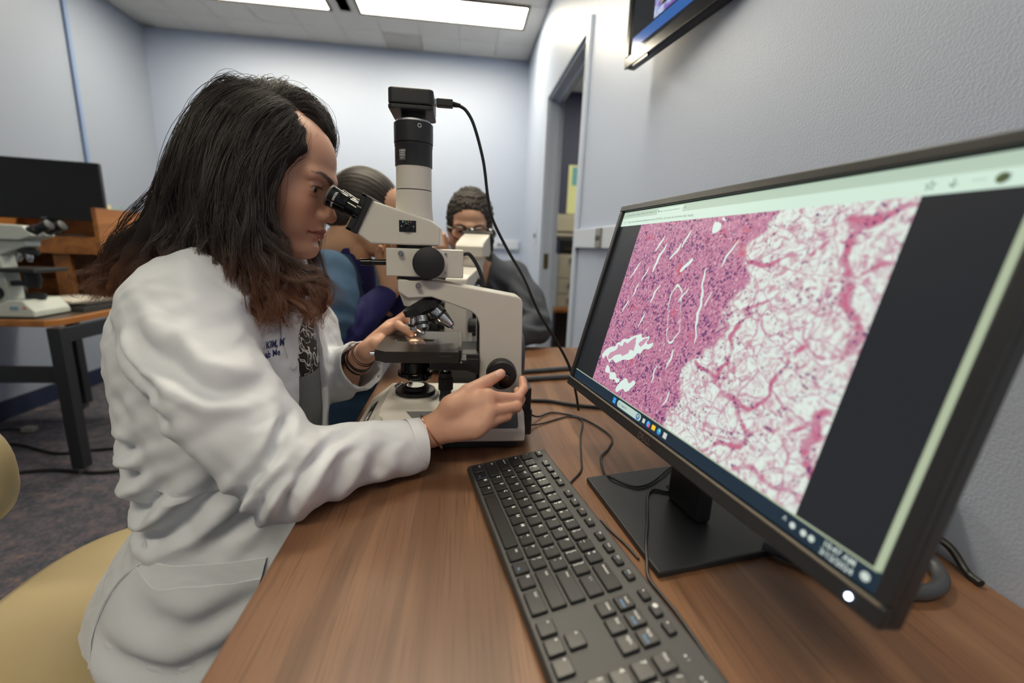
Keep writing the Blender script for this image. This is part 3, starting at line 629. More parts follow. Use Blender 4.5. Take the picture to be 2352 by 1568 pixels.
cable([(.132, .90, .775), (.145, .93, z+.006), (.20, .925, z+.005), (.25, .90, z+.005), (.32, .88, z+.005), (.42, .87, z+.005), (.53, .85, z+.005), (.572, .78, z+.005)], .0042, 'medium black power cable passing behind the monitor', M_rubber, 10)
cable([(.36, .42, z+.009), (.42, .36, z+.009), (.465, .340, z+.009), (.500, .342, z+.009), (.524, .358, z+.010), (.532, .381, z+.016), (.525, .40, z+.03), (.51, .45, z+.06)], .0075, 'thick dark grey cable bending on the desk behind the monitor corner', M_rubg, 12)
cable([(.51, .42, z+.06), (.54, .41, z+.045), (.558, .398, z+.03), (.566, .384, z+.022), (.568, .366, z+.006), (.566, .35, z+.0045)], .0042, 'thin black cable arching between monitor and wall', M_rubber, 10)
t = thing('wall_adapter', 'black power adapter against the wall behind the monitor corner', 'adapter', (.56, .43, z))
obj('body', G().box((.535, .405, z+.001), (.574, .455, z+.085)), M_black, t, bev=.004); obj('prong_plate', G().box((.574, .41, z+.03), (.579, .45, z+.08)), M_grey, t)
# ---------------------------------------------------------------- figures: smooth volumes turned into one continuous mesh
import openvdb
class Vol:
    def __init__(s, lo, hi, h):
        s.lo = np.array(lo, 'f'); s.h = h; s.n = np.ceil((np.array(hi)-s.lo)/h).astype(int)+1
        s.D = np.full(tuple(s.n), 1., 'f'); s.ax = [s.lo[i]+h*np.arange(s.n[i], dtype='f') for i in range(3)]
    def _sl(s, lo, hi):
        a = np.clip(np.floor((np.array(lo)-s.lo)/s.h).astype(int), 0, s.n-1); b = np.clip(np.ceil((np.array(hi)-s.lo)/s.h).astype(int)+1, 1, s.n)
        if np.any(b <= a): return None
        sl = tuple(slice(int(a[i]), int(b[i])) for i in range(3))
        return sl, s.ax[0][sl[0]][:, None, None], s.ax[1][sl[1]][None, :, None], s.ax[2][sl[2]][None, None, :]
    def op(s, fn, lo, hi, k=0., mode='+'):
        m = max(k*1.2, s.h*4)+.002; q = s._sl(np.array(lo)-m, np.array(hi)+m)
        if q is None: return s
        sl, X, Y, Z = q; d = fn(X, Y, Z); D = s.D[sl]
        if mode == '-': d = -d
        if mode == '+':
            if k > 0: hh = np.maximum(k-np.abs(D-d), 0)/k; s.D[sl] = np.minimum(D, d)-hh*hh*k*.25
            else: s.D[sl] = np.minimum(D, d)
        else:
            if k > 0: hh = np.maximum(k-np.abs(D-d), 0)/k; s.D[sl] = np.maximum(D, d)+hh*hh*k*.25
            else: s.D[sl] = np.maximum(D, d)
        return s
    def cap(s, a, b, ra, rb=None, k=0., mode='+', sq=None):
        """tapered capsule; sq = (direction, factor) squashes it along that direction"""
        a = np.array(a, 'f'); b = np.array(b, 'f'); rb = ra if rb is None else rb; r = max(ra, rb); v = b-a; L2 = float(v@v)+1e-12
        def fn(X, Y, Z):
            x, y, z = X-a[0], Y-a[1], Z-a[2]; t = np.clip((x*v[0]+y*v[1]+z*v[2])/L2, 0, 1)
            x, y, z = x-t*v[0], y-t*v[1], z-t*v[2]
            if sq:
                n = np.array(sq[0], 'f'); n /= np.linalg.norm(n); q = x*n[0]+y*n[1]+z*n[2]; e = (1/sq[1]-1)*q; x, y, z = x+e*n[0], y+e*n[1], z+e*n[2]
            return np.sqrt(x*x+y*y+z*z)-(ra+(rb-ra)*t)
        return s.op(fn, np.minimum(a-ra, b-rb), np.maximum(a+ra, b+rb), k, mode)
    def chain(s, pts, rs, k=0., mode='+', sq=None):
        for i in range(len(pts)-1): s.cap(pts[i], pts[i+1], rs[i], rs[i+1], k, mode, sq)
        return s
    def ell(s, c, r, k=0., mode='+', R=None):
        c = np.array(c, 'f'); r = np.array(r, 'f'); Rm = None if R is None else np.array(R, 'f')
        def fn(X, Y, Z):
            x, y, z = X-c[0], Y-c[1], Z-c[2]
            if Rm is not None: x, y, z = (Rm[0, j]*x+Rm[1, j]*y+Rm[2, j]*z for j in range(3))
            k0 = np.sqrt((x/r[0])**2+(y/r[1])**2+(z/r[2])**2); k1 = np.sqrt((x/r[0]**2)**2+(y/r[1]**2)**2+(z/r[2]**2)**2)+1e-9
            return k0*(k0-1)/k1
        m = float(r.max()) if Rm is not None else r
        return s.op(fn, c-m, c+m, k, mode)
    def loft(s, secs, k=0., mode='+', pw=2.):
        """secs = [(centre, half width across (y), half depth (x-ish))] stacked mostly along z: elliptic sections normal to the spine"""
        P = np.array([q[0] for q in secs], 'f'); W = np.array([q[1] for q in secs], 'f'); Dp = np.array([q[2] for q in secs], 'f'); R = float(max(W.max(), Dp.max()))
        def fn(X, Y, Z):
            zz = P[:, 2]; o = np.argsort(zz); z = Z
            cx = np.interp(z, zz[o], P[o, 0]); cy = np.interp(z, zz[o], P[o, 1]); w_ = np.interp(z, zz[o], W[o]); d_ = np.interp(z, zz[o], Dp[o])
            q = (np.abs((X-cx)/d_)**pw+np.abs((Y-cy)/w_)**pw)**(1/pw); rad = (q-1)*np.minimum(w_, d_)
            dz = np.maximum(zz.min()-z, z-zz.max()); return np.maximum(rad, dz+0*rad)
        return s.op(fn, P.min(0)-R, P.max(0)+R, k, mode)
    def shell(s, t): s.D = np.maximum(s.D, -(s.D+t)); return s
    def mesh(s):
        g = openvdb.FloatGrid(1.0); g.copyFromArray(np.ascontiguousarray(s.D)); p, t, q = g.convertToPolygons(0., 0.)
        p = (p*s.h+s.lo).astype('f'); q = q.astype('i'); a, b, c = p[q[:, 0]], p[q[:, 1]], p[q[:, 2]]; c0 = p.mean(0)
        if float(((a-c0)*np.cross(b-c0, c-c0)).sum()) < 0: q = q[:, ::-1]
        return p, q
    def val(s, P):
        """trilinear value at points"""
        g = (np.asarray(P)-s.lo)/s.h; g = np.clip(g, 0, s.n-1.001); i = g.astype(int); f = g-i; o = 0
        for dx in (0, 1):
            for dy in (0, 1):
                for dz in (0, 1): o = o+s.D[i[:, 0]+dx, i[:, 1]+dy, i[:, 2]+dz]*np.where(dx, f[:, 0], 1-f[:, 0])*np.where(dy, f[:, 1], 1-f[:, 1])*np.where(dz, f[:, 2], 1-f[:, 2])
        return o
def vn(P, Q):
    n = np.zeros_like(P); a, b, c, d = (P[Q[:, i]] for i in range(4)); f = np.cross(c-a, d-b)
    for i in range(4): np.add.at(n, Q[:, i], f)
    return n/np.maximum(np.linalg.norm(n, axis=1, keepdims=True), 1e-9)
def join(*parts):
    """parts = (P, Q, C) triples"""
    Ps, Qs, Cs = [], [], []; o = 0
    for P, Q, C_ in parts: Ps.append(P); Qs.append(Q+o); Cs.append(C_); o += len(P)
    return np.concatenate(Ps), np.concatenate(Qs), np.concatenate(Cs)
def vmesh(name, P, Q, m, parent=None, C_=None, kind=None):
    if parent is not None: inv = np.array(world(parent).inverted()); P = P @ inv[:3, :3].T+inv[:3, 3]
    me = bpy.data.meshes.new(name); me.vertices.add(len(P)); me.vertices.foreach_set('co', np.ascontiguousarray(P, 'f').ravel())
    k = Q.shape[1]; me.loops.add(Q.size); me.loops.foreach_set('vertex_index', np.ascontiguousarray(Q, 'i').ravel()); me.polygons.add(len(Q)); me.polygons.foreach_set('loop_start', (np.arange(len(Q))*k).astype('i'))
    me.polygons.foreach_set('use_smooth', np.ones(len(Q), bool)); me.update(calc_edges=True); me.validate()
    if C_ is not None:
        a = me.color_attributes.new('Col', 'FLOAT_COLOR', 'POINT'); a.data.foreach_set('color', np.concatenate([C_, np.ones((len(C_), 1))], 1).astype('f').ravel())
    me.materials.append(m); o = mesh_obj(name, me, parent)
    if kind: o['kind'] = kind
    return o
def rotm(pitch=0., yaw=0., roll=0.):
    """head frame: x forward, y left, z up; pitch = nose down"""
    return np.array(Matrix.Rotation(yaw, 3, 'Z') @ Matrix.Rotation(pitch, 3, 'Y') @ Matrix.Rotation(roll, 3, 'X'))
def gauss(P, c, r): d = ((P-np.array(c))/np.array(r)); return np.exp(-(d*d).sum(1))
def head_geo(h=.0016, skin='#c89878', lip='#a8605a', brow='#2c211e', fem=True, ears=False, beard=0., look=None):
    """returns P, Q, colours in the head frame (metres)"""
    V = Vol((-.115, -.092, -.150), (.130, .092, .122), h); s = .001
    e = lambda c, r, k=.012, m='+', R=None: V.ell([x*s for x in c], [x*s for x in r], k, m, R)
    c = lambda a, b, r0, r1, k=.008, m='+', **kw: V.cap([x*s for x in a], [x*s for x in b], r0*s, r1*s, k, m, **kw)
    J = 1. if fem else 1.12
    e((-4, 0, 26), (92, 72, 84)); e((40, 0, 38), (52, 57, 48), .02); e((36, 0, -22), (55, 57, 62), .02)
    e((44, 0, -62), (46, 43*J, 42), .02)
    for y in (-1, 1):
        c((14, y*50*J, -56), (72, y*17*J, -91), 12, 10, .022); e((58, y*40, -26), (27, y*0+21, 22), .022)
        e((-2, y*58, -20), (26, 12, 36), .02); c((8, y*56, -30), (16, y*49*J, -58), 11, 11, .02)
        e((66, y*34, -52), (18, 15, 22), .02)                                           # cheek
        c((93, y*8, 17), (80, y*44, 19), 7.5 if fem else 9.5, 7, .016)                 # brow ridge
    e((84, 0, -92), (13.5, 17*J, 13.5), .016)                                           # chin
    e((80, 0, -58), (20, 27, 19), .016)                                                 # muzzle
    e((55, 0, -90), (40, 26, 16), .02)
    for y in (-1, 1):
        e((101, y*34, 1), (17, 19, 12.5), .014, '-')                                    # socket
        e((99, y*19, -2), (9, 8, 9), .010, '-')
        e((75.2, y*31.5, 0), (13.9, 15.2, 13.2), .004)                                  # lids over the eyeball
        c((87.4, y*22, 7.2), (82.5, y*43, 5.5), 2.6, 2.8, .004)                          # upper lid fold
        c((86, y*23, -7.5), (81.5, y*42, -7), 1.8, 1.6, .004)
    # nose
    c((82, 0, 2), (90, 0, -28), 8, 11, .012)
    c((90, 0, 6), (104, 0, -24), 5.2, 6.4, .010); e((106.5, 0, -33), (9.5, 9.2, 8.6), .007); e((103, 0, -38), (8, 6, 6), .005)
    for y in (-1, 1): e((97.5, y*11.5, -36.5), (10, 7, 7.6), .005); c((96, y*15, -34), (88, y*19, -40), 3, 2.4, .008)
    for y in (-1, 1): e((102, y*6.4, -43.5), (5, 3.2, 3.6), .0015, '-')
    # mouth
    for y in (-1, 1):
        c((101.2, y*2, -56.6), (97, y*12, -58.2), 4.2, 3.8, .004); c((97, y*12, -58.2), (87, y*23.5, -62), 3.8, 1.8, .004)
        c((99.2, 0, -67), (94.5, y*12, -66.6), 5.0, 4.4, .004); c((94.5, y*12, -66.6), (86, y*22.5, -63), 4.4, 1.8, .004)
        c((108, 0, -61.8), (101.5, y*12, -62), 1.1, 1.1, .002, '-'); c((101.5, y*12, -62), (88.5, y*25, -63.2), 1.1, 1.3, .003, '-')
        e((87, y*27.5, -64), (3.4, 3, 3.4), .004, '-')
        e((104, y*0, -49), (5, 3, 6), .004, '-')
    e((99, 0, -77), (6, 16, 4.2), .007, '-')
    # lid opening
    for y in (-1, 1):
        R = rotm(0, 0, y*.10); e((92, y*31.5, -0.6), (14, 13.4, 5.2), .0012, '-', R)
        e((84, y*21, -2.2), (10, 3.2, 2.0), .001, '-')
    if ears:
        for y in (-1, 1):
            R = rotm(.15, y*.45); e((-6, y*72, -8), (17, 6, 30), .004, '+', R); e((-3, y*77, -4), (10, 4, 17), .003, '-', R); e((-4, y*71, -34), (8, 5, 9), .004)
    # neck
    V.cap((-.012, 0, -.06), (-.040, 0, -.150), .052*(1 if fem else 1.12), .052*(1 if fem else 1.15), .02)
    V.cap((.0, 0, -.075), (-.01, 0, -.150), .040, .046, .02)
    P, Q = V.mesh(); sk = np.array(lin(skin)); C_ = np.tile(sk, (len(P), 1))
    def paint(w_, col): nonlocal C_; w_ = np.clip(w_, 0, 1)[:, None]; C_ = C_*(1-w_)+np.array(lin(col))*w_
    A = np.abs(P[:, 1]); PA = np.stack([P[:, 0], A, P[:, 2]], 1)
    red = tuple(sk*np.array([.98, .74, .66]))
    w_ = .55*gauss(PA, (.085, .045, -.030), (.05, .022, .022))+.5*gauss(PA, (.113, .0, -.036), (.02, .014, .012)); C_ = C_*(1-w_[:, None])+np.array(red)*w_[:, None]
    w_ = .35*gauss(PA, (.085, .032, -.012), (.02, .020, .007))+.30*gauss(PA, (.09, .031, .007), (.02, .02, .005)); C_ = C_*(1-w_[:, None])+sk*np.array([.62, .50, .48])*w_[:, None]
    # lips: between the border curves
    x, z = PA[:, 0], PA[:, 2]; a = np.clip(A/.0245, 0, 1.); up = -.0533-.0085*a**2+.0015*np.exp(-(A/.004)**2)*-1; lo_ = -.0718+.0082*a**2
    m_ = (np.clip((up-z)/.0012+.5, 0, 1)*np.clip((z-lo_)/.0012+.5, 0, 1)*np.clip((.0245-A)/.002, 0, 1))*(x > .082); paint(m_*.85, lip)
    paint(np.clip(1-np.abs(z+.0620+.0012*a)/.0010, 0, 1)*(A < .0235)*(x > .084)*.8, '#4a2422')
    # eyebrows
    t = np.clip((A-.010)/.040, 0, 1); bz_ = .0155+.0105*np.sin(t*2.0)-.003*t; th = (.0042*(1-t)**.6+.0008); nz = .0006*np.sin(A*4200+z*2600)
    paint(np.clip((th-np.abs(z-bz_+nz))/.0018+.3, 0, 1)*((A > .0095) & (A < .052) & (x > .05))*.88, brow)
    # lash lines
    for zz, wd in ((.0026, .0010), (-.0050, .0006)):
        az = np.clip((A-.019)/.025, 0, 1); cz = zz+(.0032 if zz > 0 else -.0008)*np.sin(az*3.1416)-.001*(1 if zz > 0 else 0)
        paint(np.clip(1-np.abs(z-cz)/wd, 0, 1)*((A > .019) & (A < .0455) & (x > .07))*.75, '#201614')
    if beard:
        w_ = beard*np.clip((-.045-z)/.015, 0, 1)*np.clip((x+.01)/.02, 0, 1)*np.clip((z+.115)/.02, 0, 1); w_ = w_*(1-m_); paint(w_*.8, '#5a463c')
    return P, Q, C_
def eye_parts(parent, T, R, sc, iris='#3a2416', gaze=(1, 0, -.15)):
    """two eyeballs, each with its iris, as children"""
    for y in (-1, 1):
        c = np.array([.0742, y*.0315, -.0005]); d0 = Vector(gaze).normalized(); g = G()
        c3 = Vector(c*sc); prof = [(-.0126, .0012), (-.011, .0062), (-.006, .0110), (0, .01265), (.005, .0116), (.0085, .0094), (.0106, .0066), (.0113, .0056)]
        g.lathe(c3, d0, [(a*sc, b*sc) for a, b in prof], 28); Rm = Matrix(R.tolist()); f = lambda v: Rm @ v+Vector(T)
        g.xf(f); e_ = obj('eyeball', g, mat('eye_white', '#cfc4bb', .15), parent)
        g = G(); g.lathe(c3, d0, [(.0112*sc, .0060*sc), (.0118*sc, .0054*sc), (.0121*sc, .0026*sc)], 24); g.mi = 1; g.lathe(c3, d0, [(.01205*sc, .0026*sc), (.0124*sc, .0008*sc)], 20); g.mi = 0; g.xf(f)
        obj('iris', g, [mat('iris_'+iris[1:], iris, .08), mat('pupil', '#050404', .05)], e_)
M_skin = attr_mat('skin', .46, sss=0., bump=.10, bscale=900, spec=.4)
def place(P, T, R, sc=1.): return (P*sc) @ R.T+np.array(T)
# ---------------------------------------------------------------- the near microscope
def knurl(g, o, d, r, z0, z1, n=60, dep=.035): return g.lathe(o, d, [(z0, r*(1-dep)), (z0+.0006, r), (z1-.0006, r), (z1, r*(1-dep))], n*2, ripple=-dep, rn=1)
def wrap_text(g, txt, size, O, ax, r, ang, s0, mi=0, circ=True):
    """lettering laid on a cylinder (axis ax through O); ang = direction of its middle"""
    ax = Vector(ax).normalized(); a0 = Vector(ang); a0 = (a0-ax*a0.dot(ax)).normalized(); b0 = ax.cross(a0)
    vs, fs = text_geo(txt, size, 'CENTER', .02); P = []
    for x, y in vs:
        if circ: th, s = x/r, s0+y
        else: th, s = y/r, s0+x
        P.append(Vector(O)+ax*s+(a0*math.cos(th)+b0*math.sin(th))*(r+.00012))
    k = g.mi; g.mi = mi; g.add(P, fs); g.mi = k
MX, MY = -.0795, .79
def build_scope(label):
    t = thing('microscope', label, 'microscope', (-.02, MY, DZ))
    # base
    obj('rubber_plinth', G().box((-.15, .704, DZ+.0005), (.103, .876, .757)), M_base, t, bev=.003)
    g = G().prism([(.690, .757), (.690, .779), (.714, .806), (.866, .806), (.890, .779), (.890, .757)], 'x', -.134, .113)
    base = obj('base', g, M_cream, t, bev=.0045, seg=3)
    g = G().prism([(-.178, .757), (-.178, .764), (-.136, .798), (-.125, .798), (-.125, .757)], 'y', .694, .886); obj('base_front', g, M_cream, t, bev=.004, seg=3)
    # grey inlay on the near slope, name plate on the front slope
    sl = Vector((0, .024, .027)).normalized(); n_ = Vector((0, -.747, .664)); o_ = Vector((0, .690, .779))
    def sp(x, s, d): return Vector((x, 0, 0))+o_+sl*s+n_*d
    pl = [(-.088, .034), (-.060, .003), (.099, .003), (.101, .006), (.101, .031), (.098, .034)]
    g = G(); k = len(pl); g.add([sp(x, s, -.002) for x, s in pl]+[sp(x, s, .0008) for x, s in pl], [tuple(range(k)), tuple(range(2*k-1, k-1, -1))]+[(i, (i+1) % k, (i+1) % k+k, i+k) for i in range(k)])
    obj('grey_inlay', g, M_grey, base, bev=.0005)
    f = Vector((.042, 0, .034)).normalized(); fo = Vector((-.178, 0, .764)); fn = Vector((-f.z, 0, f.x))
    def fp(s, y, d): return fo+f*s+Vector((0, y, 0))+fn*d
    g = G(); q = [(.020, .712), (.035, .712), (.035, .812), (.020, .812)]; g.add([fp(s, y, d) for d in (-.001, .0012) for s, y in q], [(0,1,2,3),(7,6,5,4),(0,4,5,1),(1,5,6,2),(2,6,7,3),(3,7,4,0)])
    pt = obj('name_plate', g, M_blackg, base, bev=.0004)
    g = G(); put_text(g, 'OLYMPUS', .0125, fp(.0275, .737, .0014), (0, 1, 0), -f, bold=.02) if 0 else put_text(g, 'OLYMPUS', .0115, fp(.0275, .742, .0014), (0, -1, 0), f, bold=.02)
    put_text(g, 'BH-2', .007, fp(.0275, .795, .0014), (0, -1, 0), f); obj('plate_lettering', g, M_white, pt, smooth=0)
    # field lens
    g = G(); g.lathe((MX, MY, .80), (0, 0, 1), [(0, .044), (.012, .0415)], 48); obj('lens_boss', g, M_cream, t, bev=.002)
    g = G(); knurl(g, (MX, MY, .807), (0, 0, 1), .036, .0, .0125, 44, .04); g.lathe((MX, MY, .8195), (0, 0, 1), [(0, .034), (.0015, .0255), (.006, .0245), (.0068, .0195)], 48)
    ring = obj('knurled_ring', g, M_black, t)
    obj('field_lens', G().lathe((MX, MY, .8255), (0, 0, 1), [(0, .0192), (.0012, .014), (.0016, .004)], 32), M_glass, t)
    # arm
    arm = [(-.105, 1.0215), (-.042, 1.0195), (.100, .9965), (.106, .993), (.109, .986), (.1145, .800), (.037, .800), (.034, .945), (.031, .957), (.025, .9645), (.016, .970), (-.015, .981), (-.049, .992), (-.088, .989), (-.105, 1.0)]
    obj('arm', G().prism(arm, 'y', .7605, .8195), M_cream, t, bev=.003, seg=3)
    g = G(); g.prism([(.0365, .81), (.0345, .94), (.030, .955), (.031, .81)], 'y', .764, .816); obj('arm_liner', g, M_blackg, t)
    g = G(); g.lathe((-.082, MY, 1.0205), (.10, 0, -1), [(0, .0285), (.018, .0275), (.034, .024), (.046, .021)], 40); obj('nosepiece_holder', g, M_cream, t, bev=.001)
    # revolving nosepiece and objectives
    al = math.radians(24); A = Vector((math.sin(al), 0, -math.cos(al))); apex = Vector((-.0785, MY, .999))
    g = G(); c = apex; g.lathe(c, A, [(.016, .022), (.024, .032)], 44); knurl(g, c, A, .0350, .024, .036, 52, .03); g.lathe(c, A, [(.036, .032), (.042, .026), (.044, .012)], 44)
    nose = obj('nosepiece', g, M_black, t)
    for phi, L_, kind in ((0, .0800, 0), (-62, .0785, 1), (-165, .093, 2), (-250, .078, 0), (-308, .072, 1)):
        d = Matrix.Rotation(math.radians(phi), 3, A) @ Vector((0, 0, -1)); d.normalize()
        g = G(); g.lathe(apex, d, [(.038, .0128), (.043, .0132), (.0432, .0122), (.056, .0122), (.0562, .0128), (.058, .0128)], 28)
        o = obj('objective', g, M_steel, nose)
        # black collar and chrome tip belong to the same barrel
        g.mi = 1; knurl(g, apex, d, .0132, .058, .063, 26, .03); g.mi = 0
        g.lathe(apex, d, [(.063, .0118), (.069, .0118), (L_-.006, .0075), (L_-.004, .0045), (L_, .0038)], 28)
        bpy.data.objects.remove(o); obj('objective', g, [M_chrome, M_black], nose)
    # stage
    out = [(-.133, .697), (-.115, .682), (-.001, .682), (-.001, .850), (-.133, .850)]
    def onpoly(a):
        dx, dy = math.cos(a), math.sin(a); best = None; cx, cy = -.076, .765
        for (x1, y1), (x2, y2) in zip(out, out[1:]+out[:1]):
            den = dx*(y2-y1)-dy*(x2-x1)
            if abs(den) < 1e-9: continue
            s = ((x1-cx)*(y2-y1)-(y1-cy)*(x2-x1))/den; u = ((x1-cx)*dy-(y1-cy)*dx)/den
            if s > 0 and -1e-6 <= u <= 1+1e-6 and (best is None or s < best): best = s
        return (cx+dx*best, cy+dy*best)
    angs = sorted([2*math.pi*i/40+.001 for i in range(40)]+[math.atan2(y-.765, x+.076) % (2*math.pi) for x, y in out]); n = len(angs)
    O_ = [onpoly(a) for a in angs]; I_ = [(-.076+.037*math.cos(a)*(1 if 1 else 0), .768+.0125*math.sin(a)) for a in angs]
    zt, zb = .915, .897; vs = [(x, y, zt) for x, y in O_]+[(x, y, zt) for x, y in I_]+[(x, y, zb) for x, y in O_]+[(x, y, zb) for x, y in I_]; fs = []
    for i in range(n):
        j = (i+1) % n; fs += [(i, j, n+j, n+i), (2*n+i, 3*n+i, 3*n+j, 2*n+j), (i, 2*n+i, 2*n+j, j), (n+i, n+j, 3*n+j, 3*n+i)]
    st = obj('stage', G().add(vs, fs), mat('stage_black', '#262422', .32, var=.25, vscale=60), t, smooth=30)
    g = G(); g.box((-.002, .69, .905), (.004, .848, .9165)); g.box((-.03, .70, .892), (.012, .74, .8975)); g.box((-.032, .681, .8985), (-.012, .6825, .909)); obj('stage_slide_rail', g, M_black, st, bev=.0008)
    g = G()
    for x in (-.024, .003): g.lathe((x, .6995, .8945), (0, -1, 0), [(0, .0022), (.0015, .0018)], 12)
    g.cyl((-.134, .705, .906), (-.142, .705, .906), .004, n=16, bev=.0008); obj('screw', g, M_chrome, st)
    g = G(); g.box((-.05, .74, .868), (.034, .80, .890)); g.prism([(-.045, .8975), (.034, .8975), (.034, .86), (-.01, .872)], 'y', .742, .778); obj('stage_bracket', g, M_black, t, bev=.002)
    kx_, ky_ = -.0235, .757
    g = G().cyl((kx_, ky_, .86), (kx_, ky_, .892), .0055, n=20); obj('knob_shaft', g, M_chrome, t)
    g = G(); g.lathe((kx_, ky_, .850), (0, 0, 1), [(0, .0105), (.010, .0105), (.012, .0075)], 28); knurl(g, (kx_, ky_, 0), (0, 0, 1), .0130, .829, .850, 36, .04); g.lathe((kx_, ky_, .80), (0, 0, 1), [(.018, .0098), (.030, .0098)], 28); knurl(g, (kx_, ky_, 0), (0, 0, 1), .0115, .8075, .8185, 32, .04)
    obj('stage_drive_knob', g, M_black, t)
    # condenser
    g = G(); g.lathe((MX, MY, .85), (0, 0, 1), [(.002, .026), (.0225, .026), (.0235, .022), (.044, .020), (.046, .016)], 40); knurl(g, (MX, MY, 0), (0, 0, 1), .0315, .846, .8535, 48, .03)
    g.lathe((MX+.004, MY+.012, .834), (0, 0, 1), [(0, .020), (.003, .024), (.009, .024), (.013, .020)], 40); g.box((-.045, .775, .858), (.034, .80, .868)); obj('condenser', g, M_blackg, t)
    g = G(); g.cyl((-.100, .764, .838), (-.110, .754, .834), .0038, n=14, bev=.0006); g.cyl((-.084, .760, .838), (-.086, .752, .837), .0035, n=14, bev=.0006); obj('centering_screw', g, M_chrome, t)
    obj('condenser_lens', G().lathe((MX, MY-.02, .9), (0, 0, 1), [(0, .008), (.010, .006), (.0115, .002)], 24), mat('lit_lens', '#ffffff', .2, emit='#fff0c0', estr=5.), t)
    # focus knobs, both sides
    for s in (-1, 1):
        y0 = MY+s*.03; g = G(); cx, cz = .0725, .8665
        g.lathe((cx, y0, cz), (0, s, 0), [(0, .020), (.028, .020)], 40); knurl(g, (cx, y0, cz), (0, s, 0), .0262, .022, .040, 56, .025)
        g.lathe((cx, y0, cz), (0, s, 0), [(.040, .0255), (.046, .0235), (.0465, .019)], 56); obj('coarse_focus_knob', g, M_black, t)
        g = G(); cz2 = .861; knurl(g, (cx+.003, y0, cz2), (0, s, 0), .0125, .046, .062, 44, .03); g.lathe((cx+.003, y0, cz2), (0, s, 0), [(.062, .0118), (.0635, .0105)], 40)
        obj('fine_focus_knob', g, M_blackg, t)
    g = G()
    for i in range(9):
        a = math.radians(20+i*14); g.box((.0725+.0212*math.cos(a)-.0002, .7136, .8665+.0212*math.sin(a)-.0009), (.0725+.0212*math.cos(a)+.0002, .7139, .8665+.0212*math.sin(a)+.0009))
    # lamp housing and socket at the back of the base
    g = G(); g.box((.1135, .722, .755), (.129, .80, .803)); g.box((.1135, .715, .803), (.125, .79, .845)); obj('lamp_housing', g, M_black, t, bev=.003)
    # magnification changer block
    g = G(); g.prism([(-.1225, .755), (.0045, .755), (.0045, .828), (-.1225, .828)], 'z', 1.026, 1.0725)
    blk = obj('changer_block', g, M_cream, t, bev=.002)
    g = G(); g.cyl((MX, MY, 1.0195), (MX, MY, 1.0275), .03, n=40); obj('mount_ring', g, M_black, t); g = G(); g.cyl((MX, MY, 1.0715), (MX, MY, 1.0785), .03, n=40); obj('mount_ring', g, M_black, t)
    g = G(); g.lathe((-.0460, .756, 1.0495), (0, -1, 0), [(0, .0245), (.003, .0245), (.0035, .0238)], 48); obj('turret_ring', g, M_cream, blk)
    g = G(); g.lathe((-.0525, .7525, 1.0497), (0, -1, 0), [(0, .0258), (.006, .0262), (.011, .0258), (.0118, .0245)], 56); obj('turret_disc', g, mat('disc_black', '#1d2024', .5, bump=.2, bscale=900), blk)
    g = G(); g.lathe((-.0975, .755, 1.064), (0, -1, 0), [(0, .0042), (.008, .0042), (.009, .0034)], 20); g.lathe((-.025, .7525, 1.0655), (0, -1, 0), [(0, .0022), (.002, .002)], 14); g.lathe((-.025, .7525, 1.0345), (0, -1, 0), [(0, .0022), (.002, .002)], 14)
    g.lathe((-.0715, .7605, 1.012), (.2, -1, 0), [(0, .0044), (.011, .0044), (.012, .0036)], 20); obj('clamp_screw', g, M_steel, t)
    g = G(); g.cyl((-.122, .765, 1.048), (-.147, .765, 1.0475), .0048, n=20); g.cyl((-.147, .765, 1.0475), (-.165, .765, 1.047), .0062, .0056, n=20, bev=.001); obj('slider_rod', g, M_blackg, blk)
    # binocular head
    hd = [(-.145, 1.0775), (-.167, 1.093), (-.143, 1.1455), (-.048, 1.118), (-.034, 1.108), (-.034, 1.0775)]
    g = G()
    ys = [(.749, 0), (.831, 0)]; g.prism(hd, 'y', .749, .831); head = obj('head_housing', g, M_cream, t, bev=.0035, seg=3)
    g = G(); g.box((-.0995, .7478, 1.0985), (-.0725, .7492, 1.1165)); pl_ = obj('vendor_plate', g, M_blackg, head, bev=.0003)
    g = G(); g.lathe((-.0865, .748, 1.1062), (0, -1, 0), [(0, .006), (.005, .0058), (.0055, .004), (.002, .003)], 22); obj('beam_knob', g, M_black, pl_)
    g = G()
    for x in (-.0955, -.0765): g.lathe((x, .748, 1.1072), (0, -1, 0), [(0, .0015), (.0006, .0012)], 12)
    obj('plate_screw', g, M_chrome, pl_)
    g = G(); g.mi = 0
    for i, (c, mi_) in enumerate((('V', 0), ('C', 1), ('V', 1), ('C', 2))): put_text(g, c, .0042, (-.0932+i*.0042, .7476, 1.1138), (1, 0, 0), (0, 0, 1), mi_, bold=.02)
    obj('plate_letters', g, [M_white, mat('green_print', '#4fc08a', .5), mat('red_print', '#e04a50', .5)], pl_, smooth=0)
    n_ = Vector((-.893, 0, .45)); tt = Vector((.45, 0, .893)); c = Vector((-.1565, MY, 1.1215))
    def sb(g, s0, s1, y0, y1, d0, d1): return g.add([c+tt*s+Vector((0, y, 0))+n_*d for d in (d0, d1) for s, y in ((s0, y0), (s1, y0), (s1, y1), (s0, y1))], [(0,1,2,3),(7,6,5,4),(0,4,5,1),(1,5,6,2),(2,6,7,3),(3,7,4,0)])
    g = G(); sb(g, -.031, .031, -.047, .047, -.004, .005); sb(g, -.031, .031, -.047, -.043, .005, .012); sb(g, -.031, .031, .043, .047, .005, .012); sb(g, .027, .031, -.047, .047, .005, .013); sb(g, -.031, -.027, -.047, .047, .005, .013)
    sb(g, -.024, .024, -.0485, -.047, .003, .006); obj('eyepiece_slide_plate', g, M_black, t, bev=.001)
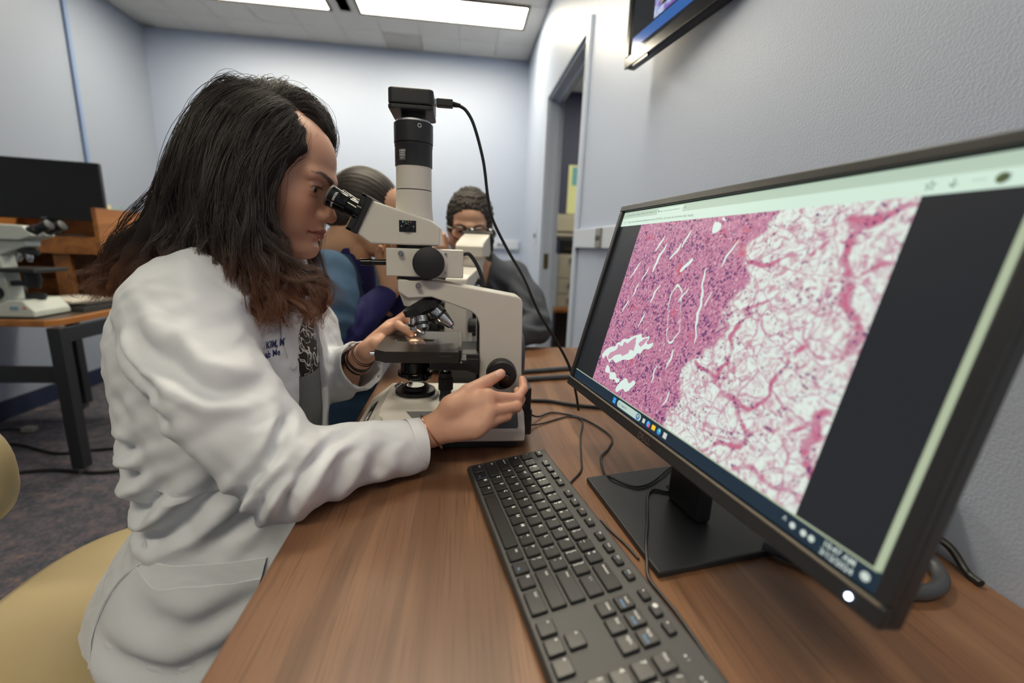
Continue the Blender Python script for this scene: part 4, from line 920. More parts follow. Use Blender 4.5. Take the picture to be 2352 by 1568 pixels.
    for s in (-1, 1):
        o_ = c+Vector((0, s*.0305, 0))+tt*.002+n_*.004
        g = G(); g.lathe(o_, n_, [(0, .0205), (.007, .0205), (.0075, .0145), (.010, .0138), (.026, .0136)], 36); tb = obj('eyepiece_tube', g, M_blackg, t)
        g = G(); g.lathe(o_, n_, [(.024, .0155), (.028, .0162), (.0285, .0152), (.032, .0156), (.052, .0172), (.0525, .0176)], 40); g.mi = 1; g.lathe(o_, n_, [(.0525, .0178), (.0555, .0178), (.0560, .0165), (.0545, .012), (.052, .010)], 40)
        e_ = obj('eyepiece', g, [M_blackg, mat('eyecup_grey', '#5d5c57', .6)], tb)
        g = G(); wrap_text(g, 'WHK 10X/20L', .0048, o_, n_, .0168, (0, -1, -.15), .043); obj('eyepiece_print', g, M_white, e_, smooth=0)
    # photo tube and camera
    g = G(); g.lathe((MX, MY, 1.085), (0, 0, 1), [(0, .0335), (.03, .0320), (.06, .0298), (.081, .0295)], 56); obj('photo_tube', g, M_cream, t)
    g = G(); g.lathe((MX, MY, 1.0), (0, 0, 1), [(.166, .0289), (.168, .0289)], 56); obj('tube_seam', g, M_black, t)
    g = G(); g.lathe((MX, MY, 1.0), (0, 0, 1), [(.1675, .0292), (.2045, .0290)], 56); obj('upper_photo_tube', g, M_cream, t)
    g = G(); g.lathe((MX, MY, 1.0), (0, 0, 1), [(.2035, .0295), (.204, .0303), (.233, .0303), (.234, .0308), (.2375, .0308), (.2378, .0296), (.2392, .0296), (.2395, .0314), (.269, .0314), (.270, .0305)], 56)
    ad = obj('camera_adapter', g, M_blackm, t)
    g = G(); wrap_text(g, '○', .008, (MX, MY, 1.0), (0, 0, 1), .0314, (.42, -1, 0), .262); obj('set_screw_ring', g, M_white, ad, smooth=0)
    g = G(); n0 = 8; vs = []
    for i in range(n0+1):
        a = math.radians(-34-8+i*22/n0); vs += [(MX+.0305*math.sin(a), MY-.0305*math.cos(a), 1.2105), (MX+.0305*math.sin(a), MY-.0305*math.cos(a), 1.227)]
    g.add(vs, [(2*i, 2*i+2, 2*i+3, 2*i+1) for i in range(n0)]); lb = obj('type_label', g, mat('label_grey', '#6d7075', .5), ad, smooth=0)
    g = G()
    for s_, z_, k_ in (('OLYMPUS', .2243, .0029), ('C-MOUNT', .2212, .0022), ('U-PMTVC', .2178, .0028), ('JAPAN', .2140, .0019)): wrap_text(g, s_, k_, (MX, MY, 1.0), (0, 0, 1), .0306, (math.sin(math.radians(-31)), -math.cos(math.radians(-31)), 0), z_)
    obj('label_print', g, M_white, lb, smooth=0)
    g = G(); g.lathe((MX, MY, 1.0), (0, 0, 1), [(.2695, .0285), (.2735, .0275), (.2745, .0245)], 56); obj('white_ring', g, mat('ring_white', '#d5dbe4', .3), t)
    g = G(); g.lathe((MX, MY, 1.0), (0, 0, 1), [(.274, .0200), (.286, .0192)], 48); obj('camera_neck', g, M_black, t)
    ch = [(-.1145, .757), (-.1095, .752), (-.0505, .752), (-.0455, .757), (-.0455, .829), (-.0505, .834), (-.1095, .834), (-.1145, .829)]
    cm = obj('camera_lower_shell', G().prism(ch, 'z', 1.2835, 1.2895), M_blackm, t, bev=.0012)
    cm = obj('camera_housing', G().prism(ch, 'z', 1.2902, 1.3135), M_blackm, t, bev=.003, seg=3)
    g = G()
    for x in (-.108, -.052):
        for y in (.759, .827): g.lathe((x, y, 1.2836), (0, 0, -1), [(0, .0022), (.0006, .0018)], 12)
    obj('camera_screw', g, M_blackg, cm)
    obj('usb_port', G().box((-.046, .773, 1.2975), (-.041, .787, 1.3065)), M_chrome, cm, bev=.0005)
    return t
hero = build_scope('cream microscope with a black camera on top, used by the long haired woman')
lead = thing('usb_cable', 'black usb cable running from the camera on top of the near microscope', 'cable', (-.04, .78, 1.30))
g = G(); g.box((-.042, .7725, 1.2965), (-.016, .7875, 1.3075)); obj('plug', g, M_rubber, lead, bev=.0015)
g = G(); g.lathe((-.016, .78, 1.3018), (1, 0, -.12), [(i*.0011, .0048-.00012*i-(.0009 if i % 2 else 0)) for i in range(12)], 16); obj('strain_relief', g, M_rubber, lead)
obj('lead', G().tube([(-.006, .78, 1.3008), (.006, .78, 1.293), (.019, .78, 1.271), (.035, .781, 1.219), (.044, .783, 1.164), (.0525, .786, 1.129), (.080, .79, 1.079), (.1135, .795, 1.027), (.145, .80, .965), (.183, .805, .909), (.213, .812, .859), (.235, .83, .80), (.25, .85, .752)], .0026, 12), M_rubber, lead)
# glass slide on the stage
g = G(); R_ = Matrix.Rotation(.25, 3, 'Z'); g.box((-.0905, .733, .9155), (-.0645, .803, .9167), R_)
mg = bpy.data.materials.new('slide_glass'); mg.use_nodes = True; b = mg.node_tree.nodes['Principled BSDF']; b.inputs['Base Color'].default_value = (*lin('#f3d9cf'), 1); b.inputs['Transmission Weight'].default_value = .75; b.inputs['Roughness'].default_value = .08; b.inputs['Alpha'].default_value = .7
tag(obj('glass_slide', g, mg, smooth=0), 'small glass slide lying on the black stage under the objective', 'slide')
# lamp cord and box behind
cable([(.119, .80, .845), (.121, .81, .875), (.1215, .83, .905), (.118, .86, .915), (.112, .89, .895), (.108, .93, .83), (.105, .98, .755), (.10, 1.03, .748)], .0042, 'dark cord looping up behind the microscope arm', M_rubg, 10)
cable([(-.002, .832, 1.062), (.012, .835, 1.066), (.022, .836, 1.058), (.034, .836, 1.038), (.042, .835, 1.014), (.045, .832, .985), (.05, .835, .90), (.055, .86, .80), (.07, .93, .8455+.004)][:7]+[(.12, .86, .80), (.125, .90, .75)], .0038, 'black cord dropping from the back of the near microscope block', M_rubber, 10)
t = thing('power_supply', 'black metal power supply box on the desk behind the near microscope', 'power supply', (.03, 1.0, DZ))
obj('case', G().box((-.045, .935, DZ+.004), (.085, 1.09, .845)), M_blackm, t, bev=.004)
g = G()
for x in (-.035, .075):
    for y in (.945, 1.08): g.cyl((x, y, DZ+.0003), (x, y, DZ+.005), .006, n=12)
obj('foot', g, M_rubber, t)

# ---------------------------------------------------------------- second microscope, at the far end of the desk
sc2 = dup(hero); sc2.name = 'microscope'
for ch in list(sc2.children):
    nm = ch.name.split('.')[0]
    if nm in ('photo_tube', 'tube_seam', 'upper_photo_tube', 'camera_adapter', 'white_ring', 'camera_neck', 'camera_lower_shell', 'camera_housing', 'changer_block'):
        for q in list(ch.children_recursive)+[ch]: bpy.data.objects.remove(q)
tag(sc2, 'second cream microscope at the far end of the desk before the man with glasses', 'microscope')
# its axis stands at (.055, 1.36)
rz = math.radians(-104); off = Matrix.Rotation(rz, 3, 'Z') @ Vector((MX+.02, 0, 0)); sc2.location = (.034-off.x, 1.345-off.y, DZ); sc2.rotation_euler = (0, 0, rz)
for q in sc2.children:
    if q.name.split('.')[0] in ('head_housing', 'eyepiece_tube', 'eyepiece_slide_plate'): q.location.z -= .030
for q in list(sc2.children):
    if q.name.split('.')[0] == 'mount_ring' and max(v.co.z for v in q.data.vertices) > .32: bpy.data.objects.remove(q)
g = G(); g.lathe((MX+.02, 0, 1.0205-DZ), (0, 0, 1), [(0, .034), (.012, .036), (.0275, .036)], 40); obj('intermediate_tube', g, M_cream, sc2, local=True)

# ---------------------------------------------------------------- old wooden workstation on the left
TZ = .70
tb = thing('work_table', 'orange wood table with black steel legs at the left wall', 'table', (-2.1, 2.45, 0))
top = G().prism([(-2.50, 2.03), (-1.735, 2.03), (-1.70, 2.08), (-1.70, 2.92), (-2.50, 2.92)], 'z', TZ-.028, TZ); obj('tabletop', top, M_oak, tb, bev=.003)
obj('top_inlay', G().prism([(-2.48, 2.05), (-1.745, 2.05), (-1.72, 2.09), (-1.72, 2.90), (-2.48, 2.90)], 'z', TZ, TZ+.0015), mat('dark_laminate', '#4e4239', .35), tb)
for x, y in ((-1.715, 2.01), (-1.74, 2.85), (-2.33, 2.85), (-2.46, 2.06)):
    l_ = obj('leg', G().box((x, y, .03), (x+.05, y+.05, TZ-.028)), M_blackm, tb, bev=.003)
    obj('leg_glide', G().cyl((x+.025, y+.025, 0), (x+.025, y+.025, .03), .017, n=16), M_steel, l_)
g = G().box((-2.46, 2.02, .43), (-1.715, 2.045, .50)); obj('lower_rail', g, M_blackm, tb, bev=.002)
g = G().box((-1.71, 2.06, .60), (-1.685, 2.85, .665)); obj('side_rail', g, M_blackm, tb, bev=.002)
g = G().box((-2.46, 2.11, .56), (-2.435, 2.85, .63)); obj('side_rail', g, M_blackm, tb, bev=.002)
hu = thing('hutch', 'orange wood shelf hutch standing on the left table', 'shelf', (-2.15, 2.72, TZ))
obj('right_side', G().box((-1.875, 2.56, TZ+.002), (-1.853, 2.90, 1.19)), M_oak, hu, bev=.002)
obj('left_side', G().box((-2.50, 2.56, TZ+.002), (-2.478, 2.90, 1.19)), M_oak, hu, bev=.002)
obj('back_panel', G().box((-2.478, 2.885, TZ+.002), (-1.875, 2.90, 1.19)), M_oakz, hu)
obj('shelf_board', G().box((-2.478, 2.575, 1.018), (-1.875, 2.885, 1.038)), M_oakz, hu)
obj('shelf_fascia', G().box((-2.478, 2.562, .955), (-1.875, 2.576, 1.042)), M_oak, hu, bev=.002)
obj('divider', G().box((-2.12, 2.60, TZ+.002), (-2.04, 2.62, 1.018)), M_oak, hu, bev=.002)
# its monitor
mo = thing('monitor', 'switched off black monitor on the wooden hutch at the far left', 'monitor', (-2.17, 2.66, 1.04), math.radians(12))
obj('housing', G().box((-.265, -.012, .085), (.265, .018, .385)), M_black, mo, bev=.006, local=True)
obj('screen', G().box((-.255, -.014, .10), (.255, -.0125, .376)), mat('off_screen', '#1a1b1e', .3), mo, local=True)
obj('maker_badge', G().box((-.012, -.0135, .089), (.012, -.0125, .095)), M_steel, mo, local=True)
obj('neck', G().box((-.03, .018, .008), (.03, .05, .25)), M_black, mo, bev=.004, local=True)
obj('foot', G().box((-.11, -.06, .0), (.11, .10, .010)), M_black, mo, bev=.004, local=True)
# its microscope
ms = thing('microscope', 'pale grey microscope with black eyepieces on the left table', 'microscope', (-1.875, 2.16, TZ+.0015))
M_pale = mat('pale_enamel', '#c6cdc6', .4)
def L3(g, nm, m, par, **k): return obj(nm, g, m, par, local=True, **k)
L3(G().prism([(-.16, .004), (.078, .004), (.078, .03), (.040, .075), (-.02, .075), (-.05, .06), (-.16, .06)], 'y', -.09, .09), 'base', M_pale, ms, bev=.006)
g = G(); g.box((-.01, -.0915, .035), (.02, -.09, .05)); L3(g, 'blue_badge', mat('pale_blue', '#7fa0b8', .5), ms)
g = G(); g.lathe((.045, -.09, .045), (0, -1, 0), [(0, .006), (.002, .005)], 14); L3(g, 'red_button', mat('red_dot', '#d86a5c', .4), ms)
L3(G().prism([(-.15, .06), (-.05, .06), (-.06, .26), (.02, .29), (.05, .30), (.05, .325), (-.15, .325)], 'y', -.035, .035), 'arm', M_pale, ms, bev=.006)
L3(G().prism([(-.12, .325), (.04, .325), (.10, .345), (.06, .385), (-.12, .39)], 'y', -.055, .055), 'head_housing', M_pale, ms, bev=.006)
for s in (-1, 1):
    g = G(); g.lathe((.07, s*.032, .36), (.9, 0, .38), [(0, .022), (.03, .021), (.035, .017), (.06, .017), (.062, .020), (.085, .021), (.087, .015)], 24); L3(g, 'eyepiece', M_black, ms)
g = G(); g.lathe((.03, 0, .29), (-.35, 0, -1), [(0, .032), (.018, .034), (.022, .02)], 28); ns = L3(g, 'nosepiece', M_black, ms)
for dx, dy in ((0, 0), (-.028, -.02), (.022, -.018)):
    g = G(); g.lathe((.02+dx*.6, dy*.6, .268), (dx*8, dy*8, -1), [(0, .011), (.02, .011), (.026, .007), (.035, .005)], 18); L3(g, 'objective', M_chrome, ns)
L3(G().box((-.07, -.085, .192), (.10, .085, .208)), 'stage', M_black, ms, bev=.003)
g = G(); g.lathe((.02, 0, .12), (0, 0, 1), [(0, .02), (.04, .03), (.068, .026)], 24); g.box((-.06, -.02, .13), (.02, .02, .15)); L3(g, 'condenser', M_black, ms)
g = G(); g.lathe((.02, 0, .075), (0, 0, 1), [(0, .034), (.02, .033), (.024, .02)], 28); L3(g, 'field_lens_ring', M_black, ms)
for s in (-1, 1): L3(G().lathe((-.10, s*.035, .10), (0, s, 0), [(0, .03), (.03, .03), (.032, .017), (.05, .017)], 28), 'focus_knob', M_black, ms)
# papers and trays
t = thing('slide_tray_stack', 'dark flat tray stack on the left table right of the pale microscope', 'tray', (-1.82, 2.42, TZ+.0015), math.radians(-8))
L3(G().box((-.17, -.15, .001), (.09, .10, .022)), 'lower_tray', mat('tray_grey', '#3c3b3a', .5), t, bev=.002)
L3(G().box((-.16, -.13, .0225), (.085, .095, .036)), 'upper_tray', mat('tray_dark', '#2a2a2b', .4), t, bev=.002)
L3(G().box((-.13, -.155, .004), (.03, -.15, .018)), 'label_strip', mat('tray_label', '#8c8880', .6), t)
t = thing('paper_stack', 'stack of white paper on the dark tray at the left table', 'paper', (-1.87, 2.38, TZ+.038), math.radians(-14))
for i in range(6):
    a = .004*math.sin(i*2.3); p_ = L3(G().box((-.13+a, -.09-a, i*.0022), (.09+a, .11+a, i*.0022+.002)), 'sheet', mat('paper', '#ded8cc', .7), t)
# cables on the carpet
M_fc = mat('floor_cable', '#141417', .6)
cable([(-2.45, 2.35, .008), (-2.2, 2.32, .008), (-1.95, 2.22, .008), (-1.8, 2.25, .008), (-1.55, 2.3, .008)], .007, 'black cable lying on the carpet behind the front table leg', M_fc)
cable([(-2.35, 1.85, .008), (-2.1, 1.98, .008), (-1.85, 2.05, .008), (-1.6, 2.02, .008), (-1.4, 2.1, .008)], .008, 'black cable lying on the carpet in front of the table leg', M_fc)
t = thing('power_plug', 'pale plug lying on the carpet under the left table', 'plug', (-2.3, 2.5, 0)); obj('body', G().box((-2.33, 2.48, .002), (-2.27, 2.52, .03)), mat('plug_grey', '#85857f', .6), t, bev=.006); obj('tail', G().tube([(-2.33, 2.5, .012), (-2.42, 2.52, .008), (-2.5, 2.48, .008)], .006, 8), M_fc, t)
cable([(-1.735, 2.90, .62), (-1.70, 2.95, .5), (-1.72, 2.98, .3), (-1.78, 2.97, .12), (-1.80, 2.93, .008)], .006, 'black cable hanging behind the far table leg', M_fc)

# ---------------------------------------------------------------- swivel chair under the woman
M_vin = mat('tan_vinyl', '#b8a67e', .38, bump=.15, bscale=500, var=.05, vscale=6); M_vin2 = mat('tan_piping', '#a8956a', .4)
def pad(cx, cy, rx, ry, p=2.6, n=48): return [(cx+rx*math.copysign(abs(math.cos(a))**(2/p), math.cos(a)), cy+ry*math.copysign(abs(math.sin(a))**(2/p), math.sin(a))) for a in [2*math.pi*i/n for i in range(n)]]
def cushion(name, cx, cy, rx, ry, levels, m, par, xfm=None, **k):
    """levels = [(z, inset)]"""
    n = 48; g = G(); vs = []
    for z_, ins in levels: vs += [(x, y, z_) for x, y in pad(cx, cy, rx-ins, ry-ins)]
    fs = [(k_*n+i, k_*n+(i+1) % n, (k_+1)*n+(i+1) % n, (k_+1)*n+i) for k_ in range(len(levels)-1) for i in range(n)]+[tuple(range(n-1, -1, -1)), tuple((len(levels)-1)*n+i for i in range(n))]
    g.add(vs, fs)
    if xfm: g.xf(xfm)
    return obj(name, g, m, par, smooth=60, **k)
# ---------------------------------------------------------------- hands, cloth helpers
def hand_geo(wrist, arm_end, mcps, fingers, thumb, flat, skin, h=.0014, wr=.0215, nails=(), sc=1., fr=(.0092, .0083, .0074, .0062)):
    """wrist -> palm -> five fingers; fingers = 4 chains (PIP, DIP, tip) following their MCP; thumb = (CMC, MCP, IP, tip); flat = direction the palm is thin along"""
    pts = [wrist, arm_end]+list(mcps)+[p for f in fingers for p in f]+list(thumb); A = np.array(pts); V = Vol(A.min(0)-.03, A.max(0)+.03, h)
    V.cap(wrist, arm_end, wr*sc, wr*1.28*sc, .0, '+', (flat, .80))
    fl = np.array(flat, float); fl /= np.linalg.norm(fl)
    for i, m in enumerate(mcps): V.cap(wrist, m, .0150*sc, (.0112, .0112, .0104, .0096)[i]*sc, .014)
    for i in range(3):
        a = (np.array(mcps[i])+np.array(mcps[i+1]))/2; V.cap((np.array(wrist)+a)/2, a, .0120*sc, .0085*sc, .010)
    for i, f in enumerate(fingers):
        k = (1., 1.03, .97, .87)[i]*sc; ch = [mcps[i]]+list(f); V2 = ch
        for j in range(3): V.cap(ch[j], ch[j+1], fr[j]*k*(1.04 if j else 1.05), fr[j+1]*k, .0045 if j == 0 else .002)
        V.ell(ch[1], [fr[1]*k*1.04]*3, .003)
    ct = list(thumb); rt = [.0165, .0128, .0108, .0080]
    V.cap(wrist, ct[0], .014*sc, rt[0]*sc, .014)
    for j in range(3): V.cap(ct[j], ct[j+1], rt[j]*sc, rt[j+1]*sc, .008 if j == 0 else .003)
    V.cap(ct[0], mcps[0], .011*sc, .009*sc, .014)
    P, Q = V.mesh(); N = vn(P, Q); sk = np.array(lin(skin)); C_ = np.tile(sk, (len(P), 1))
    # warmer finger ends and knuckles
    for f in list(fingers)+[thumb[1:]]:
        for q, r, a in ((f[-1], .012, .35), (f[0], .009, .22), (f[1], .008, .15)):
            w_ = (a*gauss(P, q, (r, r, r)))[:, None]; C_ = C_*(1-w_)+sk*np.array([1.02, .74, .68])*w_
    for (c, n_, ax, a, b) in nails:                                                     # nail: centre, outward normal, long axis, half length, half width
        c = np.array(c); n_ = np.array(n_)/np.linalg.norm(n_); ax = np.array(ax)/np.linalg.norm(ax); sd = np.cross(n_, ax)
        u = (P-c)@ax/a; v = (P-c)@sd/b; r = (np.abs(u)**2.6+np.abs(v)**2.6)**(1/2.6); on = (N@n_ > .25)&(np.abs((P-c)@n_) < .006); w_ = np.clip((1-r)/.12, 0, 1)*on
        P = P+N*(w_*.0003)[:, None]; C_ = C_*(1-w_[:, None])+np.array(lin('#e0b3a3'))*w_[:, None]
    # tendon and crease relief
    return P, Q, C_
def nearY(V, x, z, y0=.30, y1=1.0, step=.004):
    """first surface met going in +y at (x, z); where the line misses, x is moved back towards the body. returns x, y"""
    x = np.atleast_1d(np.array(x, float)); z = np.atleast_1d(np.array(z, float)); y = np.full(x.shape, y0)
    todo = np.ones(x.shape, bool)
    for tries in range(12):
        idx = np.where(todo)[0]
        if not len(idx): break
        yy = np.full(len(idx), y0); live = np.ones(len(idx), bool)
        for _ in range(200):
            d = V.val(np.stack([x[idx], yy, z[idx]], 1)); live &= (d > .0002) & (yy < y1)
            if not live.any(): break
            yy = np.where(live, yy+np.clip(d*.6, .0012, step*2), yy)
        y[idx] = np.minimum(yy, .80); hit = V.val(np.stack([x[idx], yy, z[idx]], 1)) < .003; todo[idx[hit]] = False; x[idx[~hit]] -= .005
    return x, y
def fold(P, N, lines, side=(0, -1, 0), gate=.1):
    """cloth creases: polylines in the (x, z) plane acting on the surface that faces side; (points, half width, depth)"""
    x, z = P[:, 0], P[:, 2]; g_ = np.clip((N@np.array(side, float)-gate)/.3, 0, 1); D = np.zeros(len(P))
    for pts, w_, dep in lines:
        best = np.full(len(P), 9.); tt = np.zeros(len(P)); L_ = [math.dist(a, b) for a, b in zip(pts[:-1], pts[1:])]; T_ = sum(L_); acc = 0
        for (a, b), l in zip(zip(pts[:-1], pts[1:]), L_):
            dx, dz = b[0]-a[0], b[1]-a[1]; t = np.clip(((x-a[0])*dx+(z-a[1])*dz)/(l*l), 0, 1); d = np.hypot(x-a[0]-t*dx, z-a[1]-t*dz); s = ((x-a[0])*dz-(z-a[1])*dx)/l
            m = d < np.abs(best); best = np.where(m, np.where(s > 0, d, -d), best); tt = np.where(m, (acc+t*l)/T_, tt); acc += l
        e = np.sin(np.clip(tt*.92+.04, 0, 1)*math.pi)**.6; q = best/w_
        D += 1.7*dep*e*(-np.exp(-q*q)+.75*np.exp(-(q-1.6)**2)+.45*np.exp(-(q+1.7)**2))
    return P+N*(D*g_)[:, None]
def ripple(P, N, amp, f, dirv, seed=0):
    r = np.random.RandomState(seed); d = np.array(dirv, float); d /= np.linalg.norm(d); o = np.zeros(len(P))
    for i in range(5):
        v = r.normal(size=3); v = v-d*(v@d)*.85; v /= np.linalg.norm(v); k = f*(1+.9*r.rand()); o += np.sin(P@v*k+r.rand()*6+1.3*np.sin(P@r.normal(size=3)*k*.35))/(1+i*.4)
    return P+N*(o*amp*.5)[:, None]

# ---------------------------------------------------------------- the woman at the near microscope
WT = (-.314, .79, 1.184); WR = rotm(math.radians(17)); WS = 1.055; WSK = '#cc9d85'
hp_, hq_, hc_ = head_geo(.0015, skin=WSK, lip='#a5605c')
hp_ = place(hp_, WT, WR, WS)
RW = (-.047, .638, .799)
rh = hand_geo(RW, (-.120, .603, .787), [(.043, .638, .856), (.045, .622, .839), (.038, .612, .823), (.024, .610, .811)],
    [[(.0915, .655, .848), (.104, .674, .858), (.1035, .689, .8685)], [(.089, .645, .838), (.099, .668, .842), (.096, .686, .850)], [(.073, .637, .826), (.086, .661, .829), (.083, .678, .838)], [(.053, .633, .817), (.066, .655, .819), (.065, .671, .827)]],
    [(-.010, .634, .842), (.0145, .650, .860), (.0415, .668, .8695), (.0665, .678, .8815)], (-.12, -.82, .55), WSK,
    nails=[((.0640, .6705, .8850), (-.25, -.88, .55), (.88, .22, .42), .0074, .0056)])
LW = (-.185, .832, .865)
lh = hand_geo(LW, (-.222, .862, .815), [(-.137, .826, .9175), (-.132, .845, .925), (-.129, .864, .9255), (-.131, .882, .919)],
    [[(-.112, .812, .9325), (-.0985, .797, .928), (-.0855, .784, .9235)], [(-.104, .850, .940), (-.090, .842, .932), (-.079, .832, .9235)], [(-.098, .873, .950), (-.083, .868, .944), (-.073, .858, .932)], [(-.106, .898, .943), (-.094, .893, .943), (-.085, .885, .934)]],
    [(-.166, .808, .886), (-.150, .800, .899), (-.143, .808, .903), (-.1405, .818, .907)], (-.55, -.35, .75), WSK, wr=.0205)
# trunk and limbs under the clothes, one volume
B = Vol((-.62, .48, .02), (.12, 1.06, 1.16), .007)
B.loft([((-.40, .78, .46), .165, .12), ((-.385, .78, .60), .150, .115), ((-.385, .78, .70), .140, .112), ((-.385, .78, .85), .155, .118), ((-.38, .78, .95), .165, .105), ((-.365, .78, 1.01), .13, .075), ((-.35, .79, 1.07), .062, .058)], .02)
B.cap((-.352, .79, 1.03), (-.335, .79, 1.13), .060, .056, .03)
for y, sh_, el_, wr_ in ((.635, (-.372, .645, .985), (-.208, .537, .792), (-.12, .603, .786)), (.925, (-.372, .925, .985), (-.285, .935, .795), (-.222, .862, .815))):
    B.cap(sh_, el_, .044, .036, .02); B.cap(el_, wr_, .040, .029, .01)
for y in (.70, .86): B.cap((-.40, y, .545), (.02, y, .555), .082, .060, .03); B.cap((.02, y, .555), (.0, y, .12), .055, .036, .02)
bp_, bq_ = B.mesh(); bc_ = np.tile(np.array(lin(WSK)), (len(bp_), 1))
P, Q, C_ = join((hp_, hq_, hc_), rh, lh, (bp_, bq_, bc_))
woman = vmesh('person', P, Q, M_skin, None, C_)
tag(woman, 'woman with long wavy dark hair in a white lab coat looking into the near microscope', 'person')
eye_parts(woman, WT, WR, WS)
# lashes of the near eye
g = G()
for y in (-1, 1):
    for i in range(15):
        t = i/14; b = np.array([.0885-.0055*t*t, y*(.022+.022*t), .0030+.0012*math.sin(t*3.1)]); e = b+np.array([.0065, y*(.001+.004*t), .0005+.0015*t]); q = [place(v*1., WT, WR, WS) for v in (b, (b+e)/2-np.array([0, 0, .0008]), e)]
        g.tube(q, [.00028, .0002, .00006], 3, smooth=False)
obj('eyelashes', g, mat('lash', '#15100e', .5), woman, kind='stuff')
# lab coat
M_coat = attr_mat('coat_cloth', .75, bump=.12, bscale=1400, spec=.25, sheen=.15)
V = Vol((-.70, .42, .30), (.02, 1.08, 1.10), .0036)
V.loft([((-.445, .785, .30), .235, .215), ((-.44, .785, .40), .235, .205), ((-.435, .785, .455), .225, .195), ((-.43, .785, .50), .215, .180), ((-.408, .78, .564), .195, .160), ((-.386, .78, .613), .18, .146), ((-.383, .78, .64), .175, .142), ((-.392, .78, .70), .175, .146), ((-.386, .78, .785), .18, .150), ((-.390, .78, .886), .182, .150), ((-.388, .78, .93), .184, .141), ((-.388, .78, .972), .178, .125), ((-.372, .78, .998), .165, .110), ((-.350, .78, 1.034), .125, .085), ((-.335, .785, 1.065), .075, .066)])
V.cap((-.36, .71, .545), (-.02, .70, .555), .105, .085, .06); V.cap((-.36, .86, .545), (-.02, .87, .555), .105, .085, .06)
V.cap((-.36, .695, .36), (-.10, .695, .40), .10, .09, .06); V.cap((-.36, .86, .36), (-.10, .86, .40), .10, .09, .06)
torsoV = __import__('copy').copy(V); torsoV.D = V.D.copy()
# right sleeve
V.chain([(-.374, .655, .978), (-.347, .614, .930), (-.298, .565, .878), (-.212, .535, .793)], [.077, .070, .061, .054], .018)
V.chain([(-.212, .535, .793), (-.165, .575, .788), (-.122, .603, .785), (-.0525, .636, .783)], [.054, .0465, .0415, .0385], .012)
# left sleeve
V.chain([(-.372, .912, .978), (-.335, .945, .89), (-.290, .940, .800)], [.080, .072, .060], .035)
V.chain([(-.290, .940, .800), (-.245, .885, .815), (-.198, .847, .842)], [.060, .053, .046], .012)
V.chain([(-.36, .700, 1.03), (-.305, .715, 1.028)], [.038, .022], .03); V.chain([(-.36, .865, 1.03), (-.305, .855, 1.028)], [.038, .022], .03)
def plane_cut(V, c, n, lo, hi, inner=None):
    c = np.array(c); n = np.array(n)/np.linalg.norm(n)
    V.op(lambda X, Y, Z: -((X-c[0])*n[0]+(Y-c[1])*n[1]+(Z-c[2])*n[2])+0*X, lo, hi, 0, '-')
rn = np.array((.0695, .033, -.002)); plane_cut(V, (-.056, .6345, .783), rn, (-.075, .575, .73), (.02, .71, .85))
V.cap((-.10, .6135, .7845), (-.02, .651, .782), .0335, .0345, .001, '-')
V.cap((-.235, .875, .820), (-.17, .824, .858), .036, .0425, .002, '-')
ln = np.array((.047, -.038, .027)); ln /= np.linalg.norm(ln); plane_cut(V, (-.183, .835, .851), ln, (-.195, .77, .78), (-.12, .90, .92))
# front opening
zc = np.array([.60, .70, .775, .84, .90, .96, 1.03]); wc = np.array([.0, .030, .045, .048, .046, .046, .056]); yc = np.array([.74, .745, .750, .753, .757, .767, .780])
V.op(lambda X, Y, Z: np.maximum(np.abs(Y-np.interp(Z, zc, yc))-np.interp(Z, zc, wc), -.30-X+0*Y), (-.30, .66, .62), (-.15, .88, 1.08), .004, '-')
V.cap((-.35, .79, 1.0), (-.30, .79, 1.12), .060, .068, .01, '-')
coatV = V; P, Q = V.mesh(); N = vn(P, Q)
F = [([(-.269,.982),(-.248,.962),(-.224,.934)],.011,.0045),([(-.335,.930),(-.309,.923),(-.275,.908),(-.233,.901)],.010,.0055),([(-.380,.893),(-.364,.883),(-.346,.872),(-.324,.874)],.010,.005),([(-.218,.888),(-.207,.872),(-.213,.850)],.007,.006),
 ([(-.262,.790),(-.236,.822),(-.205,.856)],.009,.0080),([(-.236,.775),(-.220,.810),(-.190,.840)],.008,.0085),([(-.203,.776),(-.192,.813),(-.170,.840)],.0075,.0070),([(-.272,.752),(-.250,.768),(-.250,.800)],.009,.006),([(-.180,.832),(-.158,.846),(-.130,.852)],.007,.004),
 ([(-.392,.975),(-.354,.943),(-.318,.930)],.012,.0045),([(-.398,.936),(-.367,.908),(-.337,.901)],.011,.005),([(-.270,.999),(-.243,.986),(-.252,.969)],.008,.004),([(-.173,.768),(-.150,.801),(-.138,.836)],.010,.0040),([(-.308,.965),(-.281,.947),(-.250,.944)],.011,.0045),
 ([(-.410,.955),(-.395,.925),(-.388,.900)],.010,.004),([(-.125,.775),(-.110,.80),(-.100,.83)],.011,.003),([(-.34,.985),(-.30,.972),(-.265,.968)],.012,.004)]
F = [([(x, z-(.016 if x > -.27 and z < .87 else 0)) for x, z in p_], w_, d_) for p_, w_, d_ in F]
Bf = [([(-.50,.775),(-.444,.787),(-.400,.815),(-.360,.822)],.012,.009),([(-.50,.738),(-.442,.750),(-.408,.778),(-.370,.800)],.013,.011),([(-.50,.680),(-.450,.690),(-.409,.738),(-.368,.776)],.014,.012),([(-.50,.642),(-.442,.648),(-.391,.675),(-.341,.727),(-.315,.765)],.015,.010),
 ([(-.350,.640),(-.308,.672),(-.270,.705)],.014,.007),([(-.275,.675),(-.249,.697),(-.22,.712)],.010,.005),([(-.44,.90),(-.45,.86),(-.44,.82)],.012,.004)]
